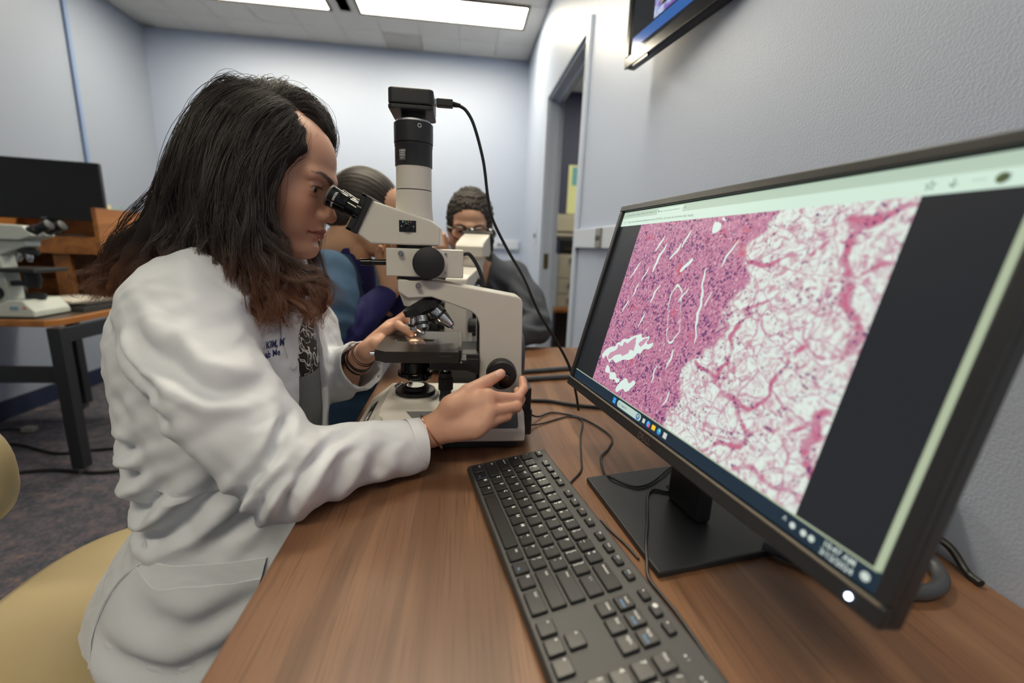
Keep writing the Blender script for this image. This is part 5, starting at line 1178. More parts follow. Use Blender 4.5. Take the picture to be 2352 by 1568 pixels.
arm = P[:, 1] < .60+.25*np.clip((P[:, 0]+.42), 0, 1)*0; wA = np.clip((.625-P[:, 1])/.03, 0, 1)*(P[:, 2] > .72); wA = np.maximum(wA, (P[:, 2] > .945)*1.)
PA = fold(P, N, F, (-.1, -1, .2), .0); P = P+(PA-P)*wA[:, None]
PB = fold(P, N, Bf, (-.45, -.9, 0), -.05); P = P+(PB-P)*(1-wA)[:, None]
lowz = np.clip((P[:, 2]-.55)/.08, .25, 1)[:, None]; P2 = ripple(P, N, .0032, 42, (.6, .2, -.8), 3); P = P+(P2-P)*lowz; P = ripple(P, N, .0012, 95, (.7, .2, .5), 8); P = ripple(P, N, .0008, 130, (.3, .3, -1), 5)
# cuff hem line and back seam as fine relief
C_ = np.tile(np.array(lin('#e0e4ea')), (len(P), 1))
coat = vmesh('lab_coat', P, Q, M_coat, woman, C_)
M_coatp = mat('coat_panel', '#e0e4ea', .75, bump=.12, bscale=1400, spec=.25)
def surf_panel(name, V, rows, off=.003, m=None, parent=None, thick=.0025, n=26, label=None):
    """cloth panel lying on the near side of V; rows = polylines in (x, z) with equal point counts, swept between"""
    R_ = []
    for pl in rows:
        pl = np.array(pl, float); t = np.linspace(0, 1, len(pl)); tt = np.linspace(0, 1, n); R_.append(np.stack([np.interp(tt, t, pl[:, 0]), np.interp(tt, t, pl[:, 1])], 1))
    R_ = np.array(R_); k = R_.shape[0]; kk = max(3, (k-1)*8+1); s = np.linspace(0, k-1, kk); A = np.stack([np.stack([np.interp(s, np.arange(k), R_[:, i, j]) for j in (0, 1)], 1) for i in range(n)], 1)
    xx, y = nearY(V, A[..., 0].ravel(), A[..., 1].ravel()); A[..., 0] = xx.reshape(A.shape[:2]); y = y.reshape(A.shape[:2])-off
    top = np.stack([A[..., 0], y, A[..., 1]], -1).reshape(-1, 3); top = fold(top, np.tile([0., -1., 0.], (len(top), 1)), PF, (0, -1, 0), 0) if name == 'pocket' else top; bot = top+np.array([0, thick, 0]); g = G(); fs = []
    I = lambda i, j: i*n+j
    for i in range(kk-1):
        for j in range(n-1): fs.append((I(i, j), I(i, j+1), I(i+1, j+1), I(i+1, j))); fs.append(tuple(q+kk*n for q in (I(i+1, j), I(i+1, j+1), I(i, j+1), I(i, j))))
    ed = [I(0, j) for j in range(n)]+[I(i, n-1) for i in range(1, kk)]+[I(kk-1, j) for j in range(n-2, -1, -1)]+[I(i, 0) for i in range(kk-2, 0, -1)]
    for a, b in zip(ed, ed[1:]+ed[:1]): fs.append((a, b, b+kk*n, a+kk*n))
    g.add([tuple(v) for v in np.concatenate([top, bot])], fs); return obj(name, g, m, parent, smooth=60, label=label)
PF = [([(-.516,.508),(-.451,.485),(-.395,.463),(-.324,.488)],.018,.006),([(-.380,.520),(-.343,.540),(-.285,.565)],.018,.005),([(-.45,.57),(-.41,.545),(-.37,.53)],.020,.004)]
hem = surf_panel('pocket_hem', coatV, [[(-.458,.640),(-.424,.619),(-.370,.621),(-.321,.616),(-.283,.612)], [(-.463,.607),(-.423,.590),(-.385,.594),(-.339,.591),(-.288,.586)]], .0065, M_coatp, coat)
pk = surf_panel('pocket', coatV, [[(-.463,.607),(-.423,.591),(-.385,.595),(-.339,.592),(-.288,.587)], [(-.500,.565),(-.44,.54),(-.39,.54),(-.34,.54),(-.30,.54)], [(-.522,.515),(-.45,.49),(-.40,.48),(-.35,.47),(-.31,.47)], [(-.515,.465),(-.45,.43),(-.40,.41),(-.36,.40),(-.33,.40)]], .0085, M_coatp, coat)
g = G(); pl = spline([Vector((x, 0, z)) for x, z in [(-.455,.612),(-.487,.585),(-.512,.550),(-.526,.508),(-.520,.468)]]); xs, ys = nearY(coatV, [p.x for p in pl], [p.z for p in pl]); g.tube([(x, y-.0075, p.z) for p, x, y in zip(pl, xs, ys)], .0022, 6, smooth=False); obj('pocket_edge', g, M_coatp, coat)
g = G(); pl = spline([Vector((x, 0, z)) for x, z in [(-.366,.800),(-.372,.77),(-.380,.74),(-.388,.700)]]); xs, ys = nearY(coatV, [p.x for p in pl], [p.z for p in pl]); g.tube([(x, y-.0012, p.z) for p, x, y in zip(pl, xs, ys)], .0008, 5, smooth=False); obj('side_seam', g, M_coatp, coat)
# cuff of the right sleeve: hem stitching ring
g = G(); ax = Vector(rn.tolist()).normalized(); c0 = Vector((-.058, .6335, .783)); g.lathe(c0, ax, [(-.020, .0400), (-.0195, .0406), (.0015, .0396), (.0022, .0382), (.0018, .0352), (-.019, .0348)], 48, cap=False); obj('right_cuff', g, M_coatp, coat)
g = G(); ax = Vector(ln.tolist()); c0 = Vector((-.1865, .8385, .8495)); g.lathe(c0, ax, [(-.012, .0475), (.003, .0468), (.004, .0450), (.002, .0430), (-.03, .0415)], 48, cap=False)
g.xf(lambda v: v+Vector((0, 0, .0018*math.sin((v.x+v.y)*160)))); obj('left_cuff', g, M_coatp, coat)
# lapels
lap = surf_panel('lapel', torsoV, [[(-.290,1.005),(-.272,.965),(-.2665,.935),(-.2610,.905),(-.2560,.880)], [(-.270,1.005),(-.259,.972),(-.2555,.943),(-.2530,.912),(-.2535,.882)]], .005, M_coatp, coat, thick=.003)
# embroidered lettering on the chest
def surf_text(name, V, lines, m, parent, off=.0012, ux=(1, 0), sl=0.):
    g = G()
    for txt, x, z, s in lines:
        vs, fs = text_geo(txt, s, 'LEFT', .03); X = np.array([x+a*ux[0]+b*sl for a, b in vs]); Z = np.array([z+b+a*ux[1] for a, b in vs]); X, Y = nearY(V, X, Z); Y = Y-off; g.add([tuple(q) for q in np.stack([X, Y, Z], 1)], fs)
    return obj(name, g, m, parent, smooth=0)
surf_text('embroidery', torsoV, [('HIE KIM, M', -.2875, .9275, .0140), ('y/Lab Me', -.2855, .9140, .0140)], mat('navy_thread', '#1c2c66', .7), coat, .0055, (.36, .0))
# blouse and skirt in the opening
m = mat('blouse_pattern', '#111214', .6); nt = m.node_tree; tc = nt.nodes.new('ShaderNodeTexCoord'); nz = nt.nodes.new('ShaderNodeTexNoise'); nz.inputs['Scale'].default_value = 38; nz.inputs['Detail'].default_value = 1.5; nz.inputs['Distortion'].default_value = 1.6
cr = nt.nodes.new('ShaderNodeValToRGB'); e = cr.color_ramp.elements; cr.color_ramp.interpolation = 'CONSTANT'; e[0].position = 0; e[0].color = (*lin('#121315'), 1); e[1].position = .47; e[1].color = (*lin('#d9dadb'), 1); k = e.new(.525); k.color = (*lin('#121315'), 1)
nt.links.new(tc.outputs['Object'], nz.inputs['Vector']); nt.links.new(nz.outputs['Fac'], cr.inputs['Fac']); nt.links.new(cr.outputs['Color'], nt.nodes['Principled BSDF'].inputs['Base Color'])
W = Vol((-.42, .64, .62), (-.18, .92, 1.06), .005)
W.loft([((-.383, .78, .60), .160, .130), ((-.386, .78, .785), .165, .1395), ((-.390, .78, .886), .168, .140), ((-.388, .78, .93), .170, .131), ((-.384, .78, .972), .16, .115), ((-.366, .78, 1.01), .12, .09), ((-.35, .79, 1.04), .07, .07)])
W1 = __import__('copy').copy(W); W1.D = W.D.copy(); W1.op(lambda X, Y, Z: Z-.850+.2*(X+.235)+0*Y, (-.5, .5, .5), (0, 1.1, .88), 0, '-'); P, Q = W1.mesh(); vmesh('blouse', P, Q, m, woman)
W.D = W.D+.0; W.op(lambda X, Y, Z: .862-Z+0*X, (-.5, .5, .85), (0, 1.1, 1.2), 0, '-'); P, Q = W.mesh(); vmesh('grey_top', P, Q, mat('grey_jersey', '#6f7478', .8, bump=.2, bscale=900), woman)
T_ = Vol((-.60, .56, .03), (.12, 1.0, .66), .008)
for y in (.70, .86): T_.cap((-.40, y, .545), (.02, y, .555), .090, .068, .03); T_.cap((.02, y, .555), (.0, y, .13), .064, .048, .02)
P, Q = T_.mesh(); vmesh('trousers', P, Q, mat('dark_trousers', '#2c3036', .8), woman)
for y in (.70, .86):
    S_ = Vol((-.06, y-.06, -.01), (.22, y+.06, .14), .006); S_.cap((0, y, .045), (.15, y, .032), .042, .032, .0, '+', ((0, 0, 1), .9)); S_.cap((0, y, .06), (0, y, .12), .040, .044, .02); S_.op(lambda X, Y, Z: Z-.0015+0*X+0*Y, (-.1, y-.1, -.1), (.25, y+.1, .02), 0, '-')
    P, Q = S_.mesh(); vmesh('shoe', P, Q, M_black, woman)
# bangle, watch, hair ties
def band(name, c, ax, rx, ry, r, m, tilt=None, n=40, parent=None, flat=None):
    ax = Vector(ax).normalized(); u = ax.orthogonal().normalized() if tilt is None else (Vector(tilt)-ax*Vector(tilt).dot(ax)).normalized(); v = ax.cross(u); c = Vector(c); g = G()
    k = 8; vs = []
    for i in range(n):
        a = 2*math.pi*i/n; rad = u*math.cos(a)*rx+v*math.sin(a)*ry; d = rad.normalized()
        for j in range(k):
            b = 2*math.pi*j/k; vs.append(c+rad+d*math.cos(b)*r+ax*math.sin(b)*(flat or r))
    fs = [(i*k+j, i*k+(j+1) % k, ((i+1) % n)*k+(j+1) % k, ((i+1) % n)*k+j) for i in range(n) for j in range(k)]; g.add(vs, fs); return obj(name, g, m, parent, smooth=60)
M_gold = mat('rose_gold', '#d8a488', .18, metal=1)
band('bangle', (-.041, .6385, .8005), (.83, .2, .5), .0335, .0285, .0011, M_gold, (0, -.35, 1), parent=woman)
wa = Vector(LW)-Vector((-.222, .862, .815)); wa.normalize()
wc_ = Vector(LW)-wa*.012
wt = band('wrist_watch', wc_, wa, .0262, .0228, .0014, mat('strap_dark', '#2b2421', .5, bump=.3, bscale=300), (0, -.4, -.9), parent=woman, flat=.0082)
band('watch_buckle', wc_+wa*.001, wa, .0275, .0242, .0010, M_gold, (0, -.4, -.9), n=40, parent=wt, flat=.0012)
for o_ in (.010, .0145): band('hair_tie', Vector(LW)+wa*o_, wa+Vector((.05, -.12, 0)), .0246-.25*(o_-.01), .0215, .0014, mat('brown_elastic', '#4a3626', .7), (0, -.4, -.9), parent=woman)
# ---------------------------------------------------------------- her hair: a dense core and curled strands combed over it
HG = [
 [(-0.239,0.742,1.244),(-0.263,0.722,1.215),(-0.284,0.706,1.170),(-0.292,0.698,1.121),(-0.287,0.690,1.072),(-0.260,0.680,1.020),(-0.231,0.676,0.983),(-0.214,0.682,0.961)],
 [(-0.236,0.745,1.240),(-0.238,0.728,1.209),(-0.264,0.714,1.195),(-0.284,0.706,1.152),(-0.295,0.700,1.102),(-0.289,0.690,1.056),(-0.265,0.684,1.016),(-0.232,0.690,0.987)],
 [(-0.257,0.762,1.270),(-0.282,0.722,1.232),(-0.304,0.694,1.167),(-0.308,0.684,1.107),(-0.294,0.674,1.047),(-0.270,0.668,0.992),(-0.251,0.668,0.954)],
 [(-0.283,0.782,1.290),(-0.308,0.722,1.241),(-0.331,0.690,1.165),(-0.336,0.680,1.094),(-0.320,0.670,1.034),(-0.300,0.662,0.986),(-0.284,0.660,0.954)],
 [(-0.308,0.790,1.302),(-0.341,0.730,1.247),(-0.364,0.700,1.164),(-0.376,0.690,1.092),(-0.364,0.680,1.044),(-0.328,0.664,1.007),(-0.304,0.658,0.987)],
 [(-0.338,0.800,1.307),(-0.381,0.750,1.243),(-0.405,0.722,1.165),(-0.423,0.712,1.091),(-0.431,0.704,1.047),(-0.420,0.692,1.017),(-0.391,0.680,1.010)],
 [(-0.354,0.800,1.301),(-0.396,0.770,1.241),(-0.427,0.752,1.162),(-0.463,0.745,1.090),(-0.502,0.742,1.037),(-0.529,0.742,1.003),(-0.537,0.742,0.977)],
 [(-0.380,0.820,1.296),(-0.418,0.800,1.234),(-0.459,0.800,1.160),(-0.509,0.800,1.084),(-0.564,0.800,1.026),(-0.588,0.800,0.997),(-0.575,0.790,0.970)],
 [(-0.401,0.840,1.284),(-0.455,0.860,1.225),(-0.504,0.860,1.137),(-0.557,0.860,1.061),(-0.591,0.850,1.015),(-0.591,0.850,0.969)],
 [(-0.264,0.778,1.283),(-0.251,0.800,1.290),(-0.243,0.835,1.277),(-0.245,0.860,1.253),(-0.273,0.885,1.196),(-0.298,0.885,1.087),(-0.275,0.860,1.009),(-0.264,0.840,0.963)],
 [(-0.282,0.780,1.294),(-0.267,0.820,1.303),(-0.253,0.855,1.291),(-0.260,0.890,1.257),(-0.290,0.900,1.175),(-0.299,0.880,1.039),(-0.271,0.855,0.993),(-0.275,0.830,0.934)],
 [(-0.249,0.752,1.259),(-0.273,0.704,1.202),(-0.294,0.690,1.138),(-0.287,0.688,1.065),(-0.251,0.694,1.022),(-0.220,0.712,1.003),(-0.213,0.715,0.978),(-0.236,0.706,0.953)],
 [(-0.319,0.810,1.304),(-0.308,0.850,1.307),(-0.316,0.900,1.249),(-0.334,0.910,1.158),(-0.344,0.900,1.061),(-0.322,0.870,0.999),(-0.300,0.840,0.934)],
 [(-0.258,0.768,1.266),(-0.239,0.782,1.264),(-0.227,0.800,1.251),(-0.231,0.830,1.237),(-0.261,0.870,1.195),(-0.289,0.880,1.087),(-0.271,0.860,1.009),(-0.260,0.840,0.963)],
 [(-0.281,0.775,1.289),(-0.279,0.800,1.306),(-0.289,0.860,1.311),(-0.307,0.895,1.270),(-0.332,0.910,1.181),(-0.333,0.890,1.062),(-0.314,0.870,0.999),(-0.295,0.850,0.945)],
 [(-0.309,0.785,1.302),(-0.318,0.810,1.316),(-0.343,0.870,1.321),(-0.369,0.905,1.268),(-0.387,0.920,1.172),(-0.403,0.910,1.067),(-0.387,0.880,1.004),(-0.367,0.860,0.958)],
 [(-0.336,0.790,1.306),(-0.362,0.820,1.315),(-0.405,0.880,1.309),(-0.439,0.910,1.250),(-0.469,0.920,1.152),(-0.491,0.900,1.056),(-0.500,0.870,1.017),(-0.501,0.840,0.988)],
 [(-0.356,0.790,1.297),(-0.380,0.800,1.295),(-0.412,0.820,1.265),(-0.447,0.830,1.206),(-0.486,0.840,1.129),(-0.530,0.840,1.062),(-0.560,0.830,1.017),(-0.577,0.820,0.973)],
 [(-0.321,0.775,1.303),(-0.352,0.745,1.271),(-0.378,0.722,1.214),(-0.392,0.708,1.140),(-0.403,0.700,1.079),(-0.404,0.690,1.043),(-0.379,0.675,1.014)],
 [(-0.292,0.772,1.295),(-0.315,0.735,1.270),(-0.341,0.708,1.219),(-0.353,0.690,1.146),(-0.352,0.680,1.081),(-0.339,0.668,1.034),(-0.313,0.660,0.992)],
 [(-0.266,0.768,1.279),(-0.280,0.735,1.257),(-0.300,0.704,1.209),(-0.316,0.690,1.148),(-0.314,0.680,1.083),(-0.294,0.670,1.029),(-0.259,0.664,0.987)],
]
def hair(parent, guides, cap, nlock=220, per=28, npt=34, r0=.00029, seed=1, curl=1., core_r=(.007, .019, .023, .021, .015), cols=('#332e2d', '#463e3c', '#84553d'), zc=(1.07, .97), h=.004, name='hair', mat_=None):
    r = np.random.RandomState(seed); rs = lambda n: r.rand(n)
    gp = [np.array([tuple(q) for q in spline([Vector(p) for p in g_], 6)]) for g_ in guides]
    def at(g_, t): s = t*(len(g_)-1); i = np.minimum(s.astype(int), len(g_)-2); f = (s-i)[:, None]; return g_[i]*(1-f)+g_[i+1]*f
    A = np.concatenate(gp); V = Vol(A.min(0)-.05, A.max(0)+.06, h); cap(V)
    for g_ in gp:
        q = at(g_, np.linspace(0, 1, 9)); rr = np.interp(np.linspace(0, 1, 9), np.linspace(0, 1, 5), core_r)*np.interp(np.linspace(0, 1, 9), [0, .3, .7, 1], [.30, .78, .50, .10])
        for i in range(8): V.cap(q[i], q[i+1], rr[i], rr[i+1], .010)
    P, Q = V.mesh(); N = vn(P, Q); c = [np.array(lin(x)) for x in cols]
    def colz(z, t): f = np.clip((zc[0]-z)/(zc[0]-zc[1]), 0, 1)[:, None]; k = np.clip(t, 0, 1)[:, None]; return (c[0]*(1-k)+c[1]*k)*(1-f)+c[2]*f
    m = mat_ or attr_mat('hair_strands', .48, spec=.5)
    core = vmesh(name, P, Q, attr_mat('hair_core', .85, spec=.15), parent, colz(P[:, 2], np.full(len(P), .2))*.55)
    t = np.linspace(0, 1, npt); VS, FS, CS = [], [], []; off = 0; k3 = np.arange(3)*2*np.pi/3; ng = len(gp); mid = [at(g_, np.array([.1, .35, .6, .9])) for g_ in gp]; gph = [3.1+1.3*i for i in range(ng)]; near = [sorted(range(ng), key=lambda j: np.linalg.norm(mid[i]-mid[j], axis=1).max() if j != i else 9)[:3] for i in range(ng)]
    for L in range(nlock):
        i = r.randint(ng); j = near[i][r.randint(3)]; f = r.rand()*.55; G_ = at(gp[i], t)*(1-f)+at(gp[j], t)*f
        a0 = r.rand()*6.283; cr = np.interp(t, np.linspace(0, 1, 5), core_r); T_ = np.gradient(G_, axis=0); T_ /= np.linalg.norm(T_, axis=1, keepdims=True)+1e-9
        ref = np.array([0, -1., .15]); U1 = ref-T_*(T_@ref)[:, None]; U1 /= np.linalg.norm(U1, axis=1, keepdims=True)+1e-9; U2 = np.cross(T_, U1)
        tw = a0+.9*np.sin(t*3+r.rand()*6); rad = cr*(.35+.75*r.rand()**.7); ph = gph[i]+.9*r.normal(); wl = 15+4*r.normal(); am = curl*.0085*(.35+r.rand())*np.clip((t-.12)/.5, 0, 1)*(1+.9*np.clip((t-.55)/.3, 0, 1))
        C0 = G_+(U1*np.cos(tw)[:, None]+U2*np.sin(tw)[:, None])*rad[:, None]+U1*(am*np.sin(t*wl+ph))[:, None]+U2*(am*np.cos(t*wl*1.1+ph*1.3))[:, None]
        tipc = curl*np.clip((t-.78)/.22, 0, 1)**2*.034*(r.rand()-.5); C0 = C0+U2*tipc[:, None]
        for s in range(per):
            e = r.normal(size=2)*(.0034 if s > 1 else .0065); sp = (1-.45*t)+.8*np.clip((t-.85)/.15, 0, 1); ph2 = r.rand()*6.283; w2 = 9+9*r.rand(); a2 = .0013*(1+1.5*(s < 2))
            S_ = C0+U1*(e[0]*sp+a2*np.sin(t*w2+ph2))[:, None]+U2*(e[1]*sp+a2*np.cos(t*w2*.9+ph2))[:, None]
            n_ = npt if r.rand() < .7 else int(npt*(.72+.28*r.rand())); S2 = S_[:n_]; tt = np.linspace(0, 1, n_)
            w_ = r0*(.8+.5*r.rand())*(1-.75*tt**3)*np.clip(.35+tt*10, 0, 1); R3 = (U1[:n_, None, :]*np.cos(k3)[None, :, None]+U2[:n_, None, :]*np.sin(k3)[None, :, None])*w_[:, None, None]
            VS.append((S2[:, None, :]+R3).reshape(-1, 3)); b = off+np.arange(n_-1)[:, None]*3+np.arange(3)[None]; b2 = off+np.arange(n_-1)[:, None]*3+(np.arange(3)[None]+1) % 3
            FS.append(np.stack([b, b2, b2+3, b+3], -1).reshape(-1, 4)); off += n_*3; cc = colz(S2[:, 2]-.03*(r.rand()-.5), np.full(n_, r.rand()))*(.75+.7*r.rand()); CS.append(np.repeat(cc, 3, 0))
    o = vmesh('hair_strands', np.concatenate(VS), np.concatenate(FS), m, core, np.concatenate(CS)); o['kind'] = 'stuff'; return core
def cap_w(V):
    hc = place(np.array([-.010, 0, .024]), WT, WR, WS)
    W_ = Vol(V.lo, V.lo+(V.n-1)*V.h, V.h); W_.D = np.ones_like(V.D); W_.n = V.n; W_.ax = V.ax
    W_.ell(hc, [.0955*WS, .0765*WS, .0870*WS], 0, '+', WR); W_.ell(place(np.array([-.03, 0, -.03]), WT, WR, WS), [.070, .068, .07], .03, '+', WR)
    Ri = WR.T/WS
    def fn(X, Y, Z): x, y, z = X-WT[0], Y-WT[1], Z-WT[2]; lx = Ri[0, 0]*x+Ri[0, 1]*y+Ri[0, 2]*z; lz = Ri[2, 0]*x+Ri[2, 1]*y+Ri[2, 2]*z; ly = Ri[1, 0]*x+Ri[1, 1]*y+Ri[1, 2]*z; return -(lx-.78*lz-.047+.42*np.abs(ly))*.78
    W_.op(fn, V.lo, V.lo+V.n*V.h, .008, '-'); V.D = np.minimum(V.D, W_.D)
hair(woman, HG, cap_w, nlock=410, per=22)
# ---------------------------------------------------------------- the two people at the far end
def hand_pose(wrist, fwd, thumb_side, curl=.5, sc=1., spread=1.):
    f = np.array(fwd, float); f /= np.linalg.norm(f); s = np.array(thumb_side, float); s -= f*(s@f); s /= np.linalg.norm(s); n = np.cross(f, s); w_ = np.array(wrist, float)
    def p(a, b, c): return tuple(w_+sc*(f*a+s*b*spread+n*c))
    mc = [p(.085, .024, 0), p(.088, .004, .002), p(.083, -.016, 0), p(.075, -.034, -.003)]; fs = []
    for i, m_ in enumerate(mc):
        q = np.array(m_); a = 0.; ch = []
        for l, k in zip((.041, .025, .020), (.9, 1.1, .7)):
            a += curl*k; q = q+sc*(1, 1.06, .98, .82)[i]*l*(f*math.cos(a)-n*math.sin(a)); ch.append(tuple(q))
        fs.append(ch)
    return mc, fs, [p(.022, .026, -.008), p(.052, .044, -.020), p(.074, .050, -.034), p(.090, .047, -.048)], tuple(n)
def add_hand(parts, wrist, arm_dir, fwd, ts, skin, curl=.5, sc=1., h=.003, spread=1.):
    mc, fs, th, n = hand_pose(wrist, fwd, ts, curl, sc, spread); a = np.array(wrist)+np.array(arm_dir); parts.append(hand_geo(tuple(wrist), tuple(a), mc, fs, th, n, skin, h=h, sc=sc))
def cap_hair(V, T, R, sc, c, r, k=.78, z0=.022, y0=.10, extra=(), kk=.008):
    W_ = __import__('copy').copy(V); W_.D = np.ones_like(V.D); W_.ell(place(np.array(c), T, R, sc), [q*sc for q in r], 0, '+', R)
    for (cc, rr) in extra: W_.ell(place(np.array(cc), T, R, sc), [q*sc for q in rr], .025, '+', R)
    Ri = R.T/sc
    def fn(X, Y, Z): x, y, z = X-T[0], Y-T[1], Z-T[2]; lx = Ri[0, 0]*x+Ri[0, 1]*y+Ri[0, 2]*z; lz = Ri[2, 0]*x+Ri[2, 1]*y+Ri[2, 2]*z; ly = Ri[1, 0]*x+Ri[1, 1]*y+Ri[1, 2]*z; return -(lx-k*lz-z0-y0*np.abs(ly))*.78
    W_.op(fn, V.lo, V.lo+V.n*V.h, kk, '-'); V.D = np.minimum(V.D, W_.D)

# woman in scrubs
ST = (-.262, 1.285, 1.160); SR = rotm(math.radians(20), math.radians(4)); SS = .98; SSK = '#c99f80'
a, b, c = head_geo(.003, skin=SSK, lip='#a8655c', ears=True); parts = [(place(a, ST, SR, SS), b, c)]
rw2 = np.array((-.188, 1.190, .950)); lw2 = np.array((-.150, 1.270, .945))
add_hand(parts, rw2, (-.055, -.045, -.05), (.10, .02, 1.), (1, .3, 0), SSK, .55); add_hand(parts, lw2, (-.05, .03, -.05), (.06, -.02, 1.), (1, -.5, 0), SSK, .55)
B = Vol((-.62, 1.0, .02), (.10, 1.60, 1.12), .009)
B.loft([((-.42, 1.30, .46), .165, .12), ((-.40, 1.30, .70), .14, .11), ((-.385, 1.30, .85), .15, .11), ((-.36, 1.30, .95), .155, .095), ((-.335, 1.30, 1.02), .10, .065)], .02); B.cap((-.325, 1.295, 1.0), (-.285, 1.288, 1.09), .056, .052, .03)
for y in (1.22, 1.38): B.cap((-.40, y, .545), (.02, y, .555), .080, .058, .03); B.cap((.02, y, .555), (.0, y, .12), .053, .035, .02)
p_, q_ = B.mesh(); parts.append((p_, q_, np.tile(np.array(lin(SSK)), (len(p_), 1)))); P, Q, C_ = join(*parts)
sw = vmesh('person', P, Q, M_skin, None, C_); tag(sw, 'woman in teal scrubs over a navy long sleeved shirt with dark tied back hair', 'person'); eye_parts(sw, ST, SR, SS)
M_scrub = mat('scrub_teal', '#46617d', .8, bump=.2, bscale=900, spec=.2); M_nav = mat('navy_jersey', '#2c2b62', .75, bump=.15, bscale=1200, spec=.25)
V = Vol((-.66, .98, .34), (.06, 1.66, 1.12), .006)
V.loft([((-.43, 1.30, .36), .22, .17), ((-.42, 1.30, .50), .20, .165), ((-.405, 1.30, .62), .175, .145), ((-.40, 1.30, .75), .165, .140), ((-.385, 1.30, .86), .172, .135), ((-.365, 1.30, .95), .170, .115), ((-.345, 1.30, 1.00), .135, .088), ((-.325, 1.30, 1.045), .085, .068)])
V.chain([(-.335, 1.175, .985), (-.325, 1.125, .935), (-.318, 1.090, .885)], [.072, .070, .066], .02); V.chain([(-.335, 1.42, .985), (-.310, 1.45, .92)], [.072, .068], .02)
V.cap((-.40, 1.22, .545), (-.02, 1.22, .555), .10, .08, .05); V.cap((-.40, 1.38, .545), (-.02, 1.38, .555), .10, .08, .05)
V.cap((-.285, 1.29, 1.0), (-.235, 1.28, 1.14), .058, .066, .01, '-'); V.op(lambda X, Y, Z: np.maximum(np.abs(Y-1.295)-(Z-.93)*.42, -.30-X+0*Z), (-.30, 1.2, .93), (-.15, 1.4, 1.08), .004, '-')
P, Q = V.mesh(); N = vn(P, Q); P = fold(P, N, [([(-.38,1.0),(-.33,.95),(-.26,.90)],.012,.006),([(-.36,.93),(-.30,.90),(-.25,.86)],.012,.006),([(-.40,.70),(-.30,.66),(-.2,.64)],.014,.006),([(-.30,1.02),(-.26,.97),(-.24,.90)],.010,.004)], (0, -1, 0), 0); P = ripple(P, N, .003, 34, (.2, .2, -1), 9)
sc_ = vmesh('scrub_suit', P, Q, M_scrub, sw)
V = Vol((-.42, 1.0, .74), (-.08, 1.56, 1.02), .005)
V.chain([(-.325, 1.125, .93), (-.322, 1.075, .835), (-.318, 1.062, .822)], [.055, .052, .050]); V.chain([(-.320, 1.063, .822), (-.250, 1.130, .885), (-.200, 1.180, .938)], [.050, .043, .034], .008)
V.chain([(-.30, 1.47, .90), (-.28, 1.44, .82)], [.055, .050]); V.chain([(-.28, 1.44, .82), (-.21, 1.34, .88), (-.160, 1.278, .930)], [.050, .041, .034], .008)
P, Q = V.mesh(); N = vn(P, Q); P = fold(P, N, [([(-.34,.88),(-.31,.85),(-.29,.82)],.008,.005),([(-.31,.80),(-.29,.83),(-.30,.87)],.007,.005),([(-.28,.83),(-.265,.86),(-.28,.89)],.008,.005),([(-.24,.87),(-.23,.90),(-.235,.93)],.009,.004)], (0, -1, 0), 0); P = ripple(P, N, .002, 60, (.5, .3, .6), 2); vmesh('navy_sleeves', P, Q, M_nav, sw)
N1 = Vol((-.42, 1.2, .92), (-.18, 1.4, 1.10), .005); N1.loft([((-.345, 1.30, .92), .12, .103), ((-.325, 1.297, .99), .088, .084), ((-.310, 1.292, 1.05), .062, .066), ((-.30, 1.29, 1.065), .060, .063)]); N1.cap((-.30, 1.29, 1.02), (-.27, 1.285, 1.12), .052, .055, .005, '-')
P, Q = N1.mesh(); vmesh('navy_neckline', P, Q, M_nav, sw)
g = G(); g.box((-.350, 1.017, .893), (-.336, 1.0205, .907)); g.box((-.300, 1.111, .60), (-.284, 1.116, .616)); tgs = obj('white_logo_patch', g, M_white, sw) if 0 else None
def near_patch(V_, x, z, s): xx, yy = nearY(V_, [x], [z], .9, 1.5); return G().box((xx[0]-s, yy[0]-.0035, z-s), (xx[0]+s, yy[0]+.003, z+s))
Vs = Vol((-.66, .98, .34), (.06, 1.66, 1.12), .008); Vs.loft([((-.43, 1.30, .36), .22, .17), ((-.42, 1.30, .50), .20, .165), ((-.405, 1.30, .62), .175, .145), ((-.40, 1.30, .75), .165, .140), ((-.385, 1.30, .95), .17, .12)]); Vs.chain([(-.335, 1.175, .985), (-.325, 1.125, .935), (-.318, 1.090, .885)], [.072, .070, .066], .02); Vs.cap((-.40, 1.22, .545), (-.02, 1.22, .555), .10, .08, .05)
obj('white_patch', near_patch(Vs, -.330, .892, .0065), M_white, sc_); obj('white_patch', near_patch(Vs, -.318, .600, .007), M_white, sc_)
V = Vol((-.42, 1.16, 1.02), (-.12, 1.40, 1.32), .004); cap_hair(V, ST, SR, SS, (-.008, 0, .024), (.097, .079, .092), extra=[((-.085, 0, -.03), (.04, .045, .04)), ((-.045, 0, -.02), (.055, .07, .05))], z0=.030)
P, Q = V.mesh(); N = vn(P, Q); L_ = (P-np.array(ST)) @ SR; ang = np.arctan2(L_[:, 1], L_[:, 2]+.02); P = P+N*(.0004*np.sin(ang*60+12*L_[:, 0])+.0003*np.sin(ang*131))[:, None]
cc = np.array(lin('#2a2320'))[None]*(1+.15*np.sin(ang*29+8*L_[:, 0])[:, None]); vmesh('hair', P, Q, attr_mat('tied_hair', .5, spec=.35), sw, cc)
g = G(); Ts = lambda v: place(np.array(v), ST, SR, SS)
